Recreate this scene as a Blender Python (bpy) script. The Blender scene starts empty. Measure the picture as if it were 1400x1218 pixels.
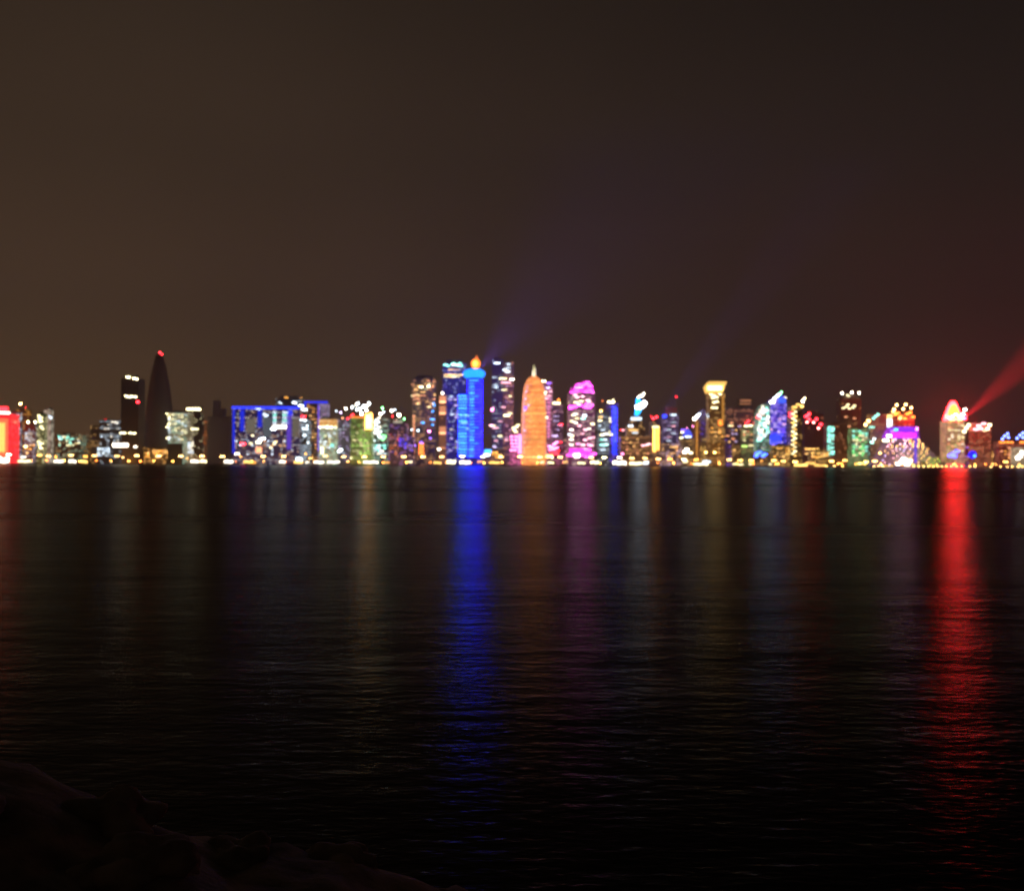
import bpy, bmesh, math, random
from mathutils import Vector, Matrix, noise
R = math.radians
rnd = random.Random(7)

# ------------------------------------------------------------------ scene
sc = bpy.context.scene
sc.render.engine = 'CYCLES'
col = sc.collection
sc.view_settings.view_transform = 'Standard'
sc.view_settings.look = 'None'
sc.view_settings.exposure = 0.0
sc.view_settings.gamma = 1.0
cy = sc.cycles
cy.use_denoising = True
cy.use_adaptive_sampling = False
cy.max_bounces = 5
cy.diffuse_bounces = 1
cy.glossy_bounces = 2
cy.volume_bounces = 2
cy.transparent_max_bounces = 4
cy.sample_clamp_indirect = 4.0
cy.use_light_tree = True
cy.caustics_reflective = True

F = 1387.0           # focal length in photo pixels (1400 wide)
ZC = 4.3             # eye height above the water
HOR = 634.6          # horizon row at the middle of the picture
TILT = 0.0040        # the camera was held a touch askew
GZ = 1.8             # ground level of the far shore


def hor(px):
    return HOR + (px - 700.0) * TILT


# ------------------------------------------------------------------ tagging
def tag(o, label=None, cat=None, group=None, kind=None):
    if label: o['label'] = label
    if cat: o['category'] = cat
    if group: o['group'] = group
    if kind: o['kind'] = kind
    return o


def empty(name, loc, label, cat, group=None):
    o = bpy.data.objects.new(name, None)
    o.empty_display_size = 1.0
    o.location = loc
    col.objects.link(o)
    return tag(o, label, cat, group)


def mesh_from(bm, name, mat=None, smooth=False):
    bmesh.ops.recalc_face_normals(bm, faces=bm.faces[:])
    me = bpy.data.meshes.new(name)
    bm.to_mesh(me); bm.free()
    if mat: me.materials.append(mat)
    if smooth:
        me.polygons.foreach_set('use_smooth', [True] * len(me.polygons))
    return me


def put(name, me, parent=None, loc=(0, 0, 0), scale=None, rot=None):
    o = bpy.data.objects.new(name, me)
    o.location = loc
    if scale: o.scale = scale
    if rot: o.rotation_euler = rot
    o.parent = parent
    col.objects.link(o)
    return o


# ------------------------------------------------------------------ shapes
def bm_box(bm, x0, x1, y0, y1, z0, z1):
    v = [bm.verts.new(p) for p in ((x0, y0, z0), (x1, y0, z0), (x1, y1, z0), (x0, y1, z0),
                                   (x0, y0, z1), (x1, y0, z1), (x1, y1, z1), (x0, y1, z1))]
    for f in ((3, 2, 1, 0), (4, 5, 6, 7), (0, 1, 5, 4), (1, 2, 6, 5), (2, 3, 7, 6), (3, 0, 4, 7)):
        bm.faces.new([v[i] for i in f])


def bm_lathe(bm, cx, prof, n=36, cyy=0.0, sy=1.0):
    rings = []
    for z, r in prof:
        rings.append([bm.verts.new((cx + r * math.cos(2 * math.pi * i / n), cyy + sy * r * math.sin(2 * math.pi * i / n), z)) for i in range(n)])
    for a, b in zip(rings, rings[1:]):
        for i in range(n):
            j = (i + 1) % n
            bm.faces.new((a[i], a[j], b[j], b[i]))
    bm.faces.new(rings[0][::-1]); bm.faces.new(rings[-1])


def bm_prism(bm, pts, y0, y1):
    a = [bm.verts.new((x, y0, z)) for x, z in pts]
    b = [bm.verts.new((x, y1, z)) for x, z in pts]
    bm.faces.new(a); bm.faces.new(b[::-1])
    for i in range(len(pts)):
        j = (i + 1) % len(pts)
        bm.faces.new((a[i], b[i], b[j], a[j]))


def bm_arc(bm, cx, r, z0, z1, a0, a1, n=14, t=0.5, cyy=0.0):
    """a piece of a ring that wraps a round front; angle 0 looks at the bay"""
    rows = []
    for i in range(n + 1):
        a = a0 + (a1 - a0) * i / n
        sx, cc = math.sin(a), -math.cos(a)
        rows.append([bm.verts.new((cx + rr * sx, cyy + rr * cc, z)) for rr, z in ((r, z0), (r + t, z0), (r + t, z1), (r, z1))])
    for a, b in zip(rows, rows[1:]):
        for i in range(4):
            j = (i + 1) % 4
            bm.faces.new((a[i], b[i], b[j], a[j]))
    bm.faces.new(rows[0]); bm.faces.new(rows[-1][::-1])


# ------------------------------------------------------------------ materials
PAL = dict(
    warm=(1.0, .54, .17), amber=(1.0, .42, .07), gold=(1.0, .55, .13), white=(1.0, .86, .66), cool=(.78, .93, 1.0),
    teal=(.30, 1.0, .80), green=(.22, 1.0, .30), lime=(.62, 1.0, .22), blue=(.02, .04, 1.0), sky=(.05, .35, 1.0),
    violet=(.22, .10, 1.0), purple=(.50, .03, 1.0), magenta=(1.0, .06, .75), pink=(1.0, .22, .55), red=(1.0, .02, .03),
    orange=(1.0, .22, .03), peach=(1.0, .38, .18), straw=(1.0, .86, .45), rose=(1.0, .45, .55), lilac=(.75, .55, 1.0),
    flame=(1.0, .30, .03), tangerine=(1.0, .31, .085), ice=(.70, .85, 1.0), mauve=(.55, .30, .60))
_cache = {}


def glow(c, L, sample=True):
    """a lamp's luminous surface"""
    key = ('glow', c, round(L, 3), sample)
    if key in _cache: return _cache[key]
    m = bpy.data.materials.new('lamp_' + str(c)); m.use_nodes = True
    nt = m.node_tree; nt.nodes.clear()
    e = nt.nodes.new('ShaderNodeEmission'); o = nt.nodes.new('ShaderNodeOutputMaterial')
    rgb = PAL[c] if isinstance(c, str) else c
    e.inputs[0].default_value = (*rgb, 1); e.inputs[1].default_value = L
    nt.links.new(e.outputs[0], o.inputs[0])
    m.cycles.emission_sampling = 'FRONT' if sample else 'NONE'
    _cache[key] = m
    return m


def plain(name, c, rough=.7, metal=0.0, vary=.25, scale=.3):
    key = ('plain', name)
    if key in _cache: return _cache[key]
    m = bpy.data.materials.new(name); m.use_nodes = True
    nt = m.node_tree; b = nt.nodes['Principled BSDF']
    tc = nt.nodes.new('ShaderNodeTexCoord'); nz = nt.nodes.new('ShaderNodeTexNoise')
    nz.inputs['Scale'].default_value = scale; nz.inputs['Detail'].default_value = 5
    nt.links.new(tc.outputs['Object'], nz.inputs['Vector'])
    mx = nt.nodes.new('ShaderNodeMix'); mx.data_type = 'RGBA'
    mx.inputs['A'].default_value = (*[v * (1 - vary) for v in c], 1); mx.inputs['B'].default_value = (*[min(1, v * (1 + vary)) for v in c], 1)
    nt.links.new(nz.outputs['Fac'], mx.inputs['Factor']); nt.links.new(mx.outputs['Result'], b.inputs['Base Color'])
    b.inputs['Roughness'].default_value = rough; b.inputs['Metallic'].default_value = metal
    _cache[key] = m
    return m


def facade(name, wall=(.18, .15, .14), dens=.18, c='warm', L=.5, c2=None, base=None, bL=0.0, cw=4.2, ch=3.9, seed=0.0, rows=.0, rough=.45):
    """curtain wall: floors and bays, a share of the rooms behind it lit; base = a light wash of the cladding's own lamps"""
    L *= 2.0; bL *= 1.7; dens = min(.6, dens * 1.3); rows = max(rows, .07) if dens > .1 else 0
    wall = tuple(min(.6, v * 1.6) for v in wall)
    m = bpy.data.materials.new(name); m.use_nodes = True
    nt = m.node_tree; N = nt.nodes; K = nt.links; b = N['Principled BSDF']

    def mt(op, a, bb=None, clamp=False):
        n = N.new('ShaderNodeMath'); n.operation = op; n.use_clamp = clamp
        for i, v in enumerate((a, bb)):
            if v is None: continue
            if isinstance(v, (int, float)): n.inputs[i].default_value = v
            else: K.new(v, n.inputs[i])
        return n.outputs[0]
    tc = N.new('ShaderNodeTexCoord'); sp = N.new('ShaderNodeSeparateXYZ'); K.new(tc.outputs['Object'], sp.inputs[0])
    u = mt('DIVIDE', mt('ADD', sp.outputs[0], mt('MULTIPLY', sp.outputs[1], .83)), cw)
    v = mt('DIVIDE', sp.outputs[2], ch)
    fu, fv = mt('FLOOR', u), mt('FLOOR', v)
    cu, cv = mt('SUBTRACT', u, fu), mt('SUBTRACT', v, fv)
    cb = N.new('ShaderNodeCombineXYZ'); K.new(mt('ADD', fu, seed), cb.inputs[0]); K.new(fv, cb.inputs[1]); cb.inputs[2].default_value = seed
    wn = N.new('ShaderNodeTexWhiteNoise'); wn.noise_dimensions = '3D'; K.new(cb.outputs[0], wn.inputs['Vector'])
    cb2 = N.new('ShaderNodeCombineXYZ'); K.new(fv, cb2.inputs[1]); cb2.inputs[0].default_value = seed + 3.3
    wr = N.new('ShaderNodeTexWhiteNoise'); wr.noise_dimensions = '3D'; K.new(cb2.outputs[0], wr.inputs['Vector'])
    lit = mt('GREATER_THAN', wn.outputs['Value'], mt('SUBTRACT', 1.0, mt('MULTIPLY', mt('ADD', .15, mt('MULTIPLY', wr.outputs['Value'], 1.7)), dens)))
    if rows > 0:
        lit = mt('MAXIMUM', lit, mt('GREATER_THAN', wr.outputs['Value'], 1 - rows))
    inx = mt('MULTIPLY', mt('GREATER_THAN', cu, .12), mt('LESS_THAN', cu, .88))
    inz = mt('MULTIPLY', mt('GREATER_THAN', cv, .28), mt('LESS_THAN', cv, .80))
    pane = mt('MULTIPLY', inx, inz)
    sc2 = N.new('ShaderNodeSeparateColor'); K.new(wn.outputs['Color'], sc2.inputs[0])
    amt = mt('MULTIPLY', mt('MULTIPLY', lit, pane), mt('MULTIPLY', mt('ADD', .35, mt('MULTIPLY', sc2.outputs[0], 1.3)), L))
    mxc = N.new('ShaderNodeMix'); mxc.data_type = 'RGBA'
    A = PAL[c]; B = PAL[c2 or c]
    mxc.inputs['A'].default_value = (*A, 1); mxc.inputs['B'].default_value = (*B, 1); K.new(sc2.outputs[1], mxc.inputs['Factor'])
    vm = N.new('ShaderNodeVectorMath'); vm.operation = 'SCALE'; K.new(mxc.outputs['Result'], vm.inputs[0]); K.new(amt, vm.inputs['Scale'])
    out = vm.outputs[0]
    if bL > 0:  # wall emits the floodlight wash itself, no lamps cast it
        va = N.new('ShaderNodeVectorMath'); va.operation = 'ADD'; K.new(out, va.inputs[0])
        bb = PAL[base]
        nz = N.new('ShaderNodeTexNoise'); nz.inputs['Scale'].default_value = .05; K.new(tc.outputs['Object'], nz.inputs['Vector'])
        fl = mt('MULTIPLY', mt('ADD', .45, mt('MULTIPLY', inz, .75)), mt('ADD', .35, mt('MULTIPLY', nz.outputs['Fac'], 1.3)))
        vs = N.new('ShaderNodeVectorMath'); vs.operation = 'SCALE'; vs.inputs[0].default_value = tuple(x * bL for x in bb); K.new(fl, vs.inputs['Scale'])
        K.new(vs.outputs[0], va.inputs[1]); out = va.outputs[0]
    K.new(out, b.inputs['Emission Color']); b.inputs['Emission Strength'].default_value = 1.0
    mw = N.new('ShaderNodeMix'); mw.data_type = 'RGBA'
    mw.inputs['A'].default_value = (*wall, 1); mw.inputs['B'].default_value = (.03, .033, .04, 1); K.new(pane, mw.inputs['Factor'])
    K.new(mw.outputs['Result'], b.inputs['Base Color'])
    mr = N.new('ShaderNodeMix'); mr.data_type = 'FLOAT'; K.new(pane, mr.inputs['Factor']); mr.inputs['A'].default_value = rough + .3; mr.inputs['B'].default_value = .2
    K.new(mr.outputs['Result'], b.inputs['Roughness'])
    m.cycles.emission_sampling = 'NONE' if bL < .5 else 'AUTO'
    return m


_seed = [0.0]


def fac(**k):
    _seed[0] += 1.7
    key = tuple(sorted((a, str(v)) for a, v in k.items())) + (_seed[0],)
    return facade('facade', seed=_seed[0], **k)


ROOF = plain('roof_membrane', (.12, .11, .10), .9)
CONC = plain('concrete', (.28, .26, .24), .85)
STEEL = plain('painted_steel', (.22, .22, .23), .45, .6)
_unit = {}


def unit_box(c, L, sample=True):
    k = ('b', c, L, sample)
    if k not in _unit:
        bm = bmesh.new(); bm_box(bm, -.5, .5, -.5, .5, -.5, .5); _unit[k] = mesh_from(bm, 'lit_panel', glow(c, L, sample))
    return _unit[k]


def unit_ball(c, L):
    k = ('s', c, L)
    if k not in _unit:
        bm = bmesh.new(); bmesh.ops.create_icosphere(bm, subdivisions=2, radius=1.0); _unit[k] = mesh_from(bm, 'lamp_globe', glow(c, L), True)
    return _unit[k]


# ------------------------------------------------------------------ a building of the far shore
ALL = []


class Bld:
    """px, py are photo positions, turned once into metres at the building's own distance"""

    def __init__(s, name, short, label, x0, x1, D, cat='tower'):
        s.s = D / F; s.cx = (x0 + x1) / 2; s.D = D; s.short = short; s.x0 = x0; s.x1 = x1
        s.X = (s.cx - 700) * s.s
        s.root = empty(name, (s.X, D, GZ), label, cat)
        s.front = 0.0; s.round = None
        ALL.append(s)

    def lx(s, px): return (px - s.cx) * s.s
    def lz(s, py): return ZC + (hor(s.cx) - py) * s.s - GZ

    def add(s, part, bm, mat, smooth=False, parent=None):
        o = put(part, mesh_from(bm, part, mat, smooth), parent or s.root)
        return o

    def box(s, part, x0, x1, yt, mat, yb=None, dep=None, y0=0.0, parent=None):
        a, b = s.lx(x0), s.lx(x1)
        dep = dep or max(6.0, min(b - a, 42.0))
        z0 = 0.0 if yb is None else s.lz(yb)
        bm = bmesh.new(); bm_box(bm, a, b, y0, y0 + dep, z0, s.lz(yt))
        o = s.add(part, bm, mat, parent=parent)
        s.front = y0; s.round = None
        return o

    def roof(s, x0, x1, yt, h=3.0, y0=3.0, dep=14.0):
        """plant room on the roof"""
        z = s.lz(yt)
        bm = bmesh.new()
        a, b = s.lx(x0), s.lx(x1)
        bm_box(bm, a, b, y0, y0 + dep, z, z + h)
        bm_box(bm, a + (b - a) * .2, a + (b - a) * .45, y0 + 2, y0 + dep - 3, z + h, z + h * 1.6)
        return s.add('plant_room', bm, ROOF)

    def lathe(s, part, cx, prof, mat, n=40, sy=1.0, smooth=True, yc=None, parent=None):
        pr = [((0.0 if py is None else s.lz(py)), max(hw * s.s, .02)) for py, hw in prof]
        rmax = max(r for _z, r in pr)
        yc = rmax if yc is None else yc
        bm = bmesh.new(); bm_lathe(bm, s.lx(cx), pr, n, yc, sy)
        o = s.add(part, bm, mat, smooth, parent)
        s.round = (s.lx(cx), yc, pr, sy)
        return o

    def poly(s, part, pts, mat, dep=30.0, y0=0.0, parent=None):
        bm = bmesh.new(); bm_prism(bm, [(s.lx(x), 0.0 if y is None else s.lz(y)) for x, y in pts], y0, y0 + dep)
        o = s.add(part, bm, mat, parent=parent)
        s.front = y0; s.round = None
        return o

    def fy(s, x, z):
        if s.round is None: return s.front
        cx, yc, pr, sy = s.round
        r = pr[0][1]
        for (za, ra), (zb, rb) in zip(pr, pr[1:]):
            if min(za, zb) <= z <= max(za, zb):
                r = ra + (rb - ra) * ((z - za) / (zb - za) if abs(zb - za) > 1e-6 else 0); break
        d = x - cx
        return yc - sy * math.sqrt(max(r * r - d * d, .2))

    def win(s, px, py, c='warm', L=6.0, w=3.0, h=1.4, part='window', parent=None):
        x, z = s.lx(px), s.lz(py)
        return put(part, unit_box(c, round(L * 1.2, 2)), parent or s.root, (x, s.fy(x, z) - .12, z), (w * s.s, .7, h * s.s))

    def wins(s, pts, **k):
        for p in pts: s.win(p[0], p[1], **k)

    def grid(s, x0, x1, y0, y1, nx, ny, p=1.0, c='warm', L=4.0, w=2.6, h=1.2, part='window', jit=0.0):
        cs = c if isinstance(c, (list, tuple)) else [c]
        for j in range(ny):
            for i in range(nx):
                if rnd.random() > p: continue
                px = x0 + (x1 - x0) * (i + .5) / nx + rnd.uniform(-jit, jit); py = y0 + (y1 - y0) * (j + .5) / ny
                s.win(px, py, rnd.choice(cs), L * rnd.choice((.6, 1.0, 1.5)), w, h, part)

    def lamp(s, px, py, c='red', L=30.0, r=1.1, part='beacon', y=2.0):
        """a lamp on a short post that stands on the roof below it"""
        z = s.lz(py); x = s.lx(px); rr = r * s.s
        o = put(part, unit_ball(c, L), s.root, (x, y, z), (rr, rr, rr))
        return o

    def mast(s, px, yt, yb, r=.35, part='mast', y=2.0, mat=None):
        bm = bmesh.new(); bm_lathe(bm, s.lx(px), [(s.lz(yb), r * s.s), (s.lz(yt), r * s.s * .55)], 10, y)
        return s.add(part, bm, mat or STEEL, True)

    def bands(s, part, cx, hw, y0, y1, n, c, L, h=.8, a=1.3, Ls=None):
        yc = s.round[1] if s.round else hw * s.s
        for i in range(n):
            py = y0 + (y1 - y0) * (i + .5) / n
            bm = bmesh.new(); z = s.lz(py)
            bm_arc(bm, s.lx(cx), hw * s.s + .05, z - h * s.s / 2, z + h * s.s / 2, -a, a, 12, .6, yc)
            cc, LL = (c, L) if not Ls else rnd.choice(Ls)
            s.add(part, bm, glow(cc, LL))


exec_data = None
# DATA-START
B = Bld
# ---- left end
t = B('tower', 'the red lit tower', 'tower washed in red and orange light with a white strip at its crown', -16, 14, 2330)
t.box('body', -16, 14, 566, fac(wall=(.2, .08, .07), dens=.25, c='red', L=1.2, base='red', bL=.9))
t.box('light_panel', -12, 11, 572, glow((1.0, .12, .05), 2.2), yb=624, dep=.8, y0=-.9)
t.box('light_panel', -8, 7, 578, glow((1.0, .36, .08), 3.0), yb=618, dep=.8, y0=-1.8)
t.box('roof_light', -14, 13, 563.2, glow('white', 9), yb=565.6, dep=1.2, y0=-.6)
t.box('crown', -10, 6, 556, glow('red', 9), yb=563, dep=12, y0=4)
t = B('tower', 'the grey slab beside the red tower', 'grey slab tower with dim floors standing next to the red lit tower', 14.5, 25, 2400)
t.box('body', 14.5, 25, 564, fac(wall=(.24, .23, .24), dens=.2, c='ice', L=.5, base='mauve', bL=.03)); t.roof(16, 22, 564)
t.grid(16, 24, 575, 620, 2, 7, .5, ['ice', 'white'], 2.0, 2.4, 1.2)
t = B('tower', 'the brown orange lamp tower', 'dark brown tower with an orange lamp burning above its roof', 22, 36, 2480)
t.box('body', 22, 36, 560, fac(wall=(.2, .12, .09), dens=.12, c='amber', L=.5, base='orange', bL=.02)); t.roof(25, 33, 560)
t.mast(27, 553, 560); t.lamp(27, 552, 'warm', 60, 1.2, 'roof_lamp')
t.lamp(34, 557, 'red', 12, .5)
t = B('office_building', 'the dark block with two yellow roof lamps', 'dark office block with two yellow roof lamps and dim pale windows', 33, 49, 2400, 'building')
t.box('body', 33, 49, 580, fac(wall=(.14, .12, .11), dens=.25, c='ice', L=.35)); t.roof(36, 44, 580)
for px in (37.5, 47.5): t.lamp(px, 577, 'straw', 45, 1.1, 'roof_lamp')
t.grid(34, 48, 591, 604, 4, 4, .8, ['ice', 'white'], 1.6, 2.4, .9)
t.grid(35, 48, 606, 622, 3, 3, .5, ['amber', 'warm'], 4.0)
t = B('tower', 'the slim tower with stepped yellow windows', 'slim tower whose yellow lit windows step down its front in zigzag', 50, 60, 2330)
t.box('body', 50, 60, 566, fac(wall=(.2, .2, .18), dens=.3, c='straw', L=.5, base='lime', bL=.03)); t.roof(52, 58, 566)
for i, (a, b) in enumerate(((53, 568), (53.5, 571), (54, 574), (54.5, 577), (56, 583), (58, 586), (56, 571), (57, 576), (53, 604), (54, 608), (55, 612), (57, 606), (57, 613))): t.win(a, b, 'straw', 7, 3, 1.2)
t = B('tower', 'the pale square topped tower', 'pale grey white tower with a flat top and long upright lit strips', 60, 69, 2400)
t.box('body', 60, 69, 560, fac(wall=(.5, .5, .48), dens=.3, c='white', L=.35, base='white', bL=.07)); t.box('roof_cap', 61.5, 66, 557, CONC, yb=560, dep=16, y0=4); t.front = 0
for px in (61.5, 63.5, 65.8): t.win(px, 588, 'white', .45, .7, 50, 'light_strip')
t.win(69.5, 571, 'ice', 6, 3, 1.3); t.win(67, 569, 'ice', 5, 2, 1)
t = B('low_building', 'the low block with teal windows', 'wide low building covered in small teal and amber windows', 76, 110, 2400, 'building')
t.box('body', 76, 110, 594, fac(wall=(.16, .15, .12), dens=.3, c='teal', L=.35, c2='amber')); t.roof(82, 100, 594)
t.grid(79, 109, 596, 610, 8, 5, .55, ['teal', 'straw', 'ice'], 3.2, 2.4, 1.1, jit=.8)
t = B('low_building', 'the dim block beside the stepped block', 'dim low slab with a broken roofline beside the low block with teal windows', 110, 125, 2480, 'building')
t.box('body', 110, 125, 606, fac(wall=(.16, .12, .1), dens=.2, c='amber', L=.3)); t.roof(113, 120, 606)
t = B('office_building', 'the stepped dark block', 'dark stepped office block with pale blue lit entrance at its foot', 123, 164, 2400, 'building')
t.box('body', 136, 164, 575, fac(wall=(.12, .12, .13), dens=.15, c='ice', L=.35)); t.box('wing', 123, 135.5, 582, fac(wall=(.13, .11, .1), dens=.12, c='warm', L=.3), y0=3); t.roof(140, 152, 575)
t.front = 0
t.grid(137, 163, 578, 605, 6, 5, .3, ['ice', 'white'], 2.0, 2.2, 1)
t.grid(133, 150, 612, 624, 5, 4, .8, ['ice', 'cool'], 2.6, 2.6, 1.4)
t.wins(((153, 577), (157, 577), (160, 578)), c='white', L=4, w=2.2, h=1.1)
t.lamp(143, 573, 'red', 8, .5)
t = B('tower', 'the dark tower with three rows of lights', 'dark flat topped tower with rows of pale yellow lights and one red lamp', 164.5, 190, 2330)
t.box('body', 165, 189, 517, fac(wall=(.24, .18, .16), dens=0, c='straw', L=.3)); t.box('roof_cap', 168, 184, 512, ROOF, yb=517, dep=20, y0=5); t.front = 0
t.wins(((173.5, 515.6), (176, 515.8), (183, 517.4), (186.5, 518)), c='straw', L=12, w=3.2, h=1.7)
t.wins(((172, 541.5), (176, 542.5), (180, 542), (185, 542.6)), c='straw', L=12, w=3.2, h=1.6)
t.wins(((165.8, 592), (170, 592), (178, 592), (183.5, 592.5)), c='straw', L=8, w=4, h=1.5)
t.win(188, 549.5, 'red', 26, 3.4, 1.8, 'warning_light')
t.win(164.5, 608.6, 'white', 9, 21, 4.6, 'sign')
t.win(185, 610.6, 'white', 9, 4, 1.8)
t = B('bullet_tower', 'the tall dark bullet shaped tower', 'tallest unlit bullet shaped tower tapering to a tip with two red lamps', 186, 231, 2400)
t.lathe('body', 210, [(None, 21.5), (600, 20.8), (575, 19.3), (550, 17.0), (530, 14.6), (512, 11.6), (500, 9.2), (491, 7.0), (486, 5.4)], fac(wall=(.26, .19, .18), dens=0, c='warm', L=.2, rough=.3), sy=.8)
t.lathe('tip', 213, [(488, 5.4), (483.5, 3.4), (482, 1.2)], ROOF, yc=18)
t.lamp(214.5, 481, 'red', 34, .9, y=18); t.lamp(218.5, 483.5, 'red', 24, .8, y=12)
t = B('office_building', 'the pale green grey block', 'pale green grey lit office block with close rows of glowing floors', 228, 256, 2330, 'building')
t.box('body', 230, 256, 564, fac(wall=(.4, .42, .38), dens=.45, c='white', c2='teal', L=.30, base='straw', bL=.075, rows=.2)); t.roof(236, 250, 564)
t.front = 0
for j in range(12):
    for i in range(6):
        if rnd.random() < .62: t.win(231.5 + i * 4.4 + rnd.uniform(-.6, .6), 567 + j * 3.05, 'straw' if rnd.random() < .6 else 'ice', rnd.choice((1.2, 2.0, 3.2)), 2.9, 1.1)
t.box('podium', 230, 250, 606, plain('dark_podium', (.1, .1, .09)), dep=5, y0=-6)
t.wins(((229.2, 566), (229.4, 584), (229.6, 599), (231.6, 580), (232, 571)), c='straw', L=8, w=2.6, h=1.2)
t = B('tower', 'the tower with a yellow crown sign', 'dark tower with pale side bay and a yellow sign along its crown', 255.5, 275, 2330)
t.box('body', 264.5, 275, 559, fac(wall=(.14, .13, .11), dens=.1, c='straw', L=.3)); t.box('side_bay', 256, 264, 566, fac(wall=(.45, .45, .4), dens=.3, c='white', L=.3, base='straw', bL=.085), y0=2)
t.box('roof_cap', 262, 274, 555.5, ROOF, yb=559, dep=15, y0=4); t.front = -.4
t.win(264.5, 559.4, 'straw', 7, 19, 2.8, 'sign'); t.win(266, 586.5, 'straw', 4, 10, 2.0)
t.front = 2; t.grid(256.5, 264, 604, 620, 3, 5, .85, ['white', 'ice'], 2.2, 2.0, 1.6)
t = B('stepped_tower', 'the unlit brown stepped tower', 'unlit red brown tower stepping in twice under a short dark spire', 276, 315, 2400)
t.box('body', 283, 315, 569, fac(wall=(.26, .16, .13), dens=0, c='amber', L=.25)); t.box('side_bay', 276, 283, 575, fac(wall=(.24, .14, .09), dens=.2, c='orange', L=.25, base='orange', bL=.03), y0=4)
t.box('upper_tier', 289, 304, 558, plain('brown_cladding', (.26, .17, .15)), yb=569, dep=26, y0=6); t.box('upper_tier', 289.5, 297.5, 547, plain('brown_cladding', (.26, .17, .15)), yb=558, dep=18, y0=8)
t.mast(295, 542, 547, .5, 'spire', 14)
# ---- blue outlined complex
t = B('arcade_building', 'the blue outlined wide building', 'wide building with its roof and legs outlined in deep blue light', 317, 400, 2330, 'building')
t.box('body', 318, 409, 559, fac(wall=(.12, .11, .16), dens=.22, c='ice', c2='warm', L=.35, base='violet', bL=.03), dep=30)
t.box('roof_light', 317, 409, 555.8, glow('blue', 2.6), yb=558.8, dep=1.2, y0=-1.2)
t.front = 0
t.win(319.4, 590, 'blue', .7, 3.6, 60, 'light_strip'); t.win(331, 575, 'blue', .7, 6, 29, 'light_strip'); t.win(355, 572, 'blue', .6, 6, 25, 'light_strip'); t.win(395, 590, 'violet', .5, 6.5, 48, 'light_strip'); t.win(396, 565, 'blue', 1.2, 7, 8, 'light_strip')
t.win(343, 582, 'white', .14, 12, 20, 'pale_panel'); t.win(365, 584, 'ice', .12, 11, 28, 'pale_panel'); t.win(404, 585, 'white', .13, 9, 26, 'pale_panel')
for px in (374, 376.5, 387, 390, 392.5):
    for j in range(5): t.win(px, 563.5 + j * 3.7, 'teal' if j % 2 else 'ice', 3.0, 1.8, 1.5)
t.win(382, 583.5, 'white', 10, 18, 3.6, 'sign'); t.win(373, 586.5, 'cool', 12, 7, 2.4, 'sign')
t.wins(((356, 601), (360, 599.5)), c='cool', L=16, w=4, h=2.2); t.win(353.5, 604.6, 'straw', 12, 6, 2.6)
t.win(332, 607, 'red', 24, 6, 2.6, 'warning_light')
t.win(354, 615, 'peach', 2.2, 8, 8); t.wins(((343, 606), (345, 595.5), (370, 612), (375, 606.5), (376.5, 604)), c='straw', L=5, w=3.4, h=1.3)
t.wins(((346, 557.6), (350, 558.5), (354, 559.4)), c='ice', L=7, w=3.2, h=1.4); t.wins(((361, 566), (365, 567.5), (363, 569)), c='ice', L=4)
t.grid(320, 408, 600, 624, 16, 4, .3, ['warm', 'ice', 'amber'], 2.2, 2.6, 1.1)
t = B('tower', 'the dark tower rising behind the blue roofline', 'dark block rising behind the blue outlined building with scattered pale lights', 377, 412, 2480)
t.box('body', 377, 411, 545, fac(wall=(.1, .09, .1), dens=.08, c='ice', L=.4)); t.box('roof_cap', 382, 404, 541, ROOF, yb=545, dep=20, y0=6); t.front = 0
t.wins(((381.5, 550), (384, 551.5)), c='ice', L=4, w=2.6, h=1.1); t.wins(((401, 550.4), (403.5, 551)), c='cool', L=9, w=3, h=1.5); t.win(391, 543.5, 'amber', 3, 5, 1.2)
t.lamp(411, 544, 'amber', 8, .5, 'roof_lamp')
t = B('round_tower', 'the dark round tower with grey lit floors', 'dark round tower with grey lit floors beside the blue outlined building', 406, 423, 2340)
t.lathe('body', 415, [(None, 8.5), (574, 8.5), (573, 7.6)], fac(wall=(.16, .18, .18), dens=.3, c='ice', L=.4))
t.lathe('roof_cap', 415, [(573, 6), (570.5, 5.2)], ROOF, yc=14); t.round = (t.lx(415), 8.5 * t.s, [(0, 8.5 * t.s), (400, 8.5 * t.s)], 1)
t.wins(((417, 574.5), (412, 574), (418.5, 586.5), (415, 586), (416, 595), (409, 605), (420, 605), (419, 582)), c='cool', L=6, w=4, h=1.6)
t.win(408.5, 605, 'peach', 5, 4, 1.8); t.win(415, 569.3, 'red', 18, 4.6, 2.4, 'warning_light')
t.bands('light_band', 415, 8.5, 608, 622, 4, 'ice', .5, 1.4)
t = B('tower', 'the tower with a blue roof edge', 'dark tower with a blue lit roof edge and a pale lilac side wall', 415, 448, 2410)
t.box('body', 418, 434, 551, fac(wall=(.12, .09, .09), dens=.12, c='amber', L=.4)); t.box('side_bay', 434.3, 448, 552, fac(wall=(.4, .36, .42), dens=.2, c='lilac', L=.25, base='lilac', bL=.08), y0=1)
t.box('roof_light', 415.5, 447, 548.6, glow('blue', 1.4), yb=550.8, dep=10, y0=-.8); t.box('light_strip', 415.5, 418, 551, glow('blue', 1.2), yb=556, dep=2, y0=-.8)
t.front = -.3; t.win(435.2, 585, 'violet', 1.0, 1.6, 64, 'light_strip')
t.wins(((412.5, 555), (410, 554.6)), c='cool', L=12, w=4, h=1.4); t.win(415.5, 560, 'cool', 5, 8, 3)
t.front = 0; t.grid(419, 433, 556, 615, 4, 12, .35, ['amber', 'warm', 'peach'], 1.8, 2.4, 1.1)
t = B('round_tower', 'the round block with an orange crown band', 'pale round block with a glowing orange band round its top', 433, 460, 2330)
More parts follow.
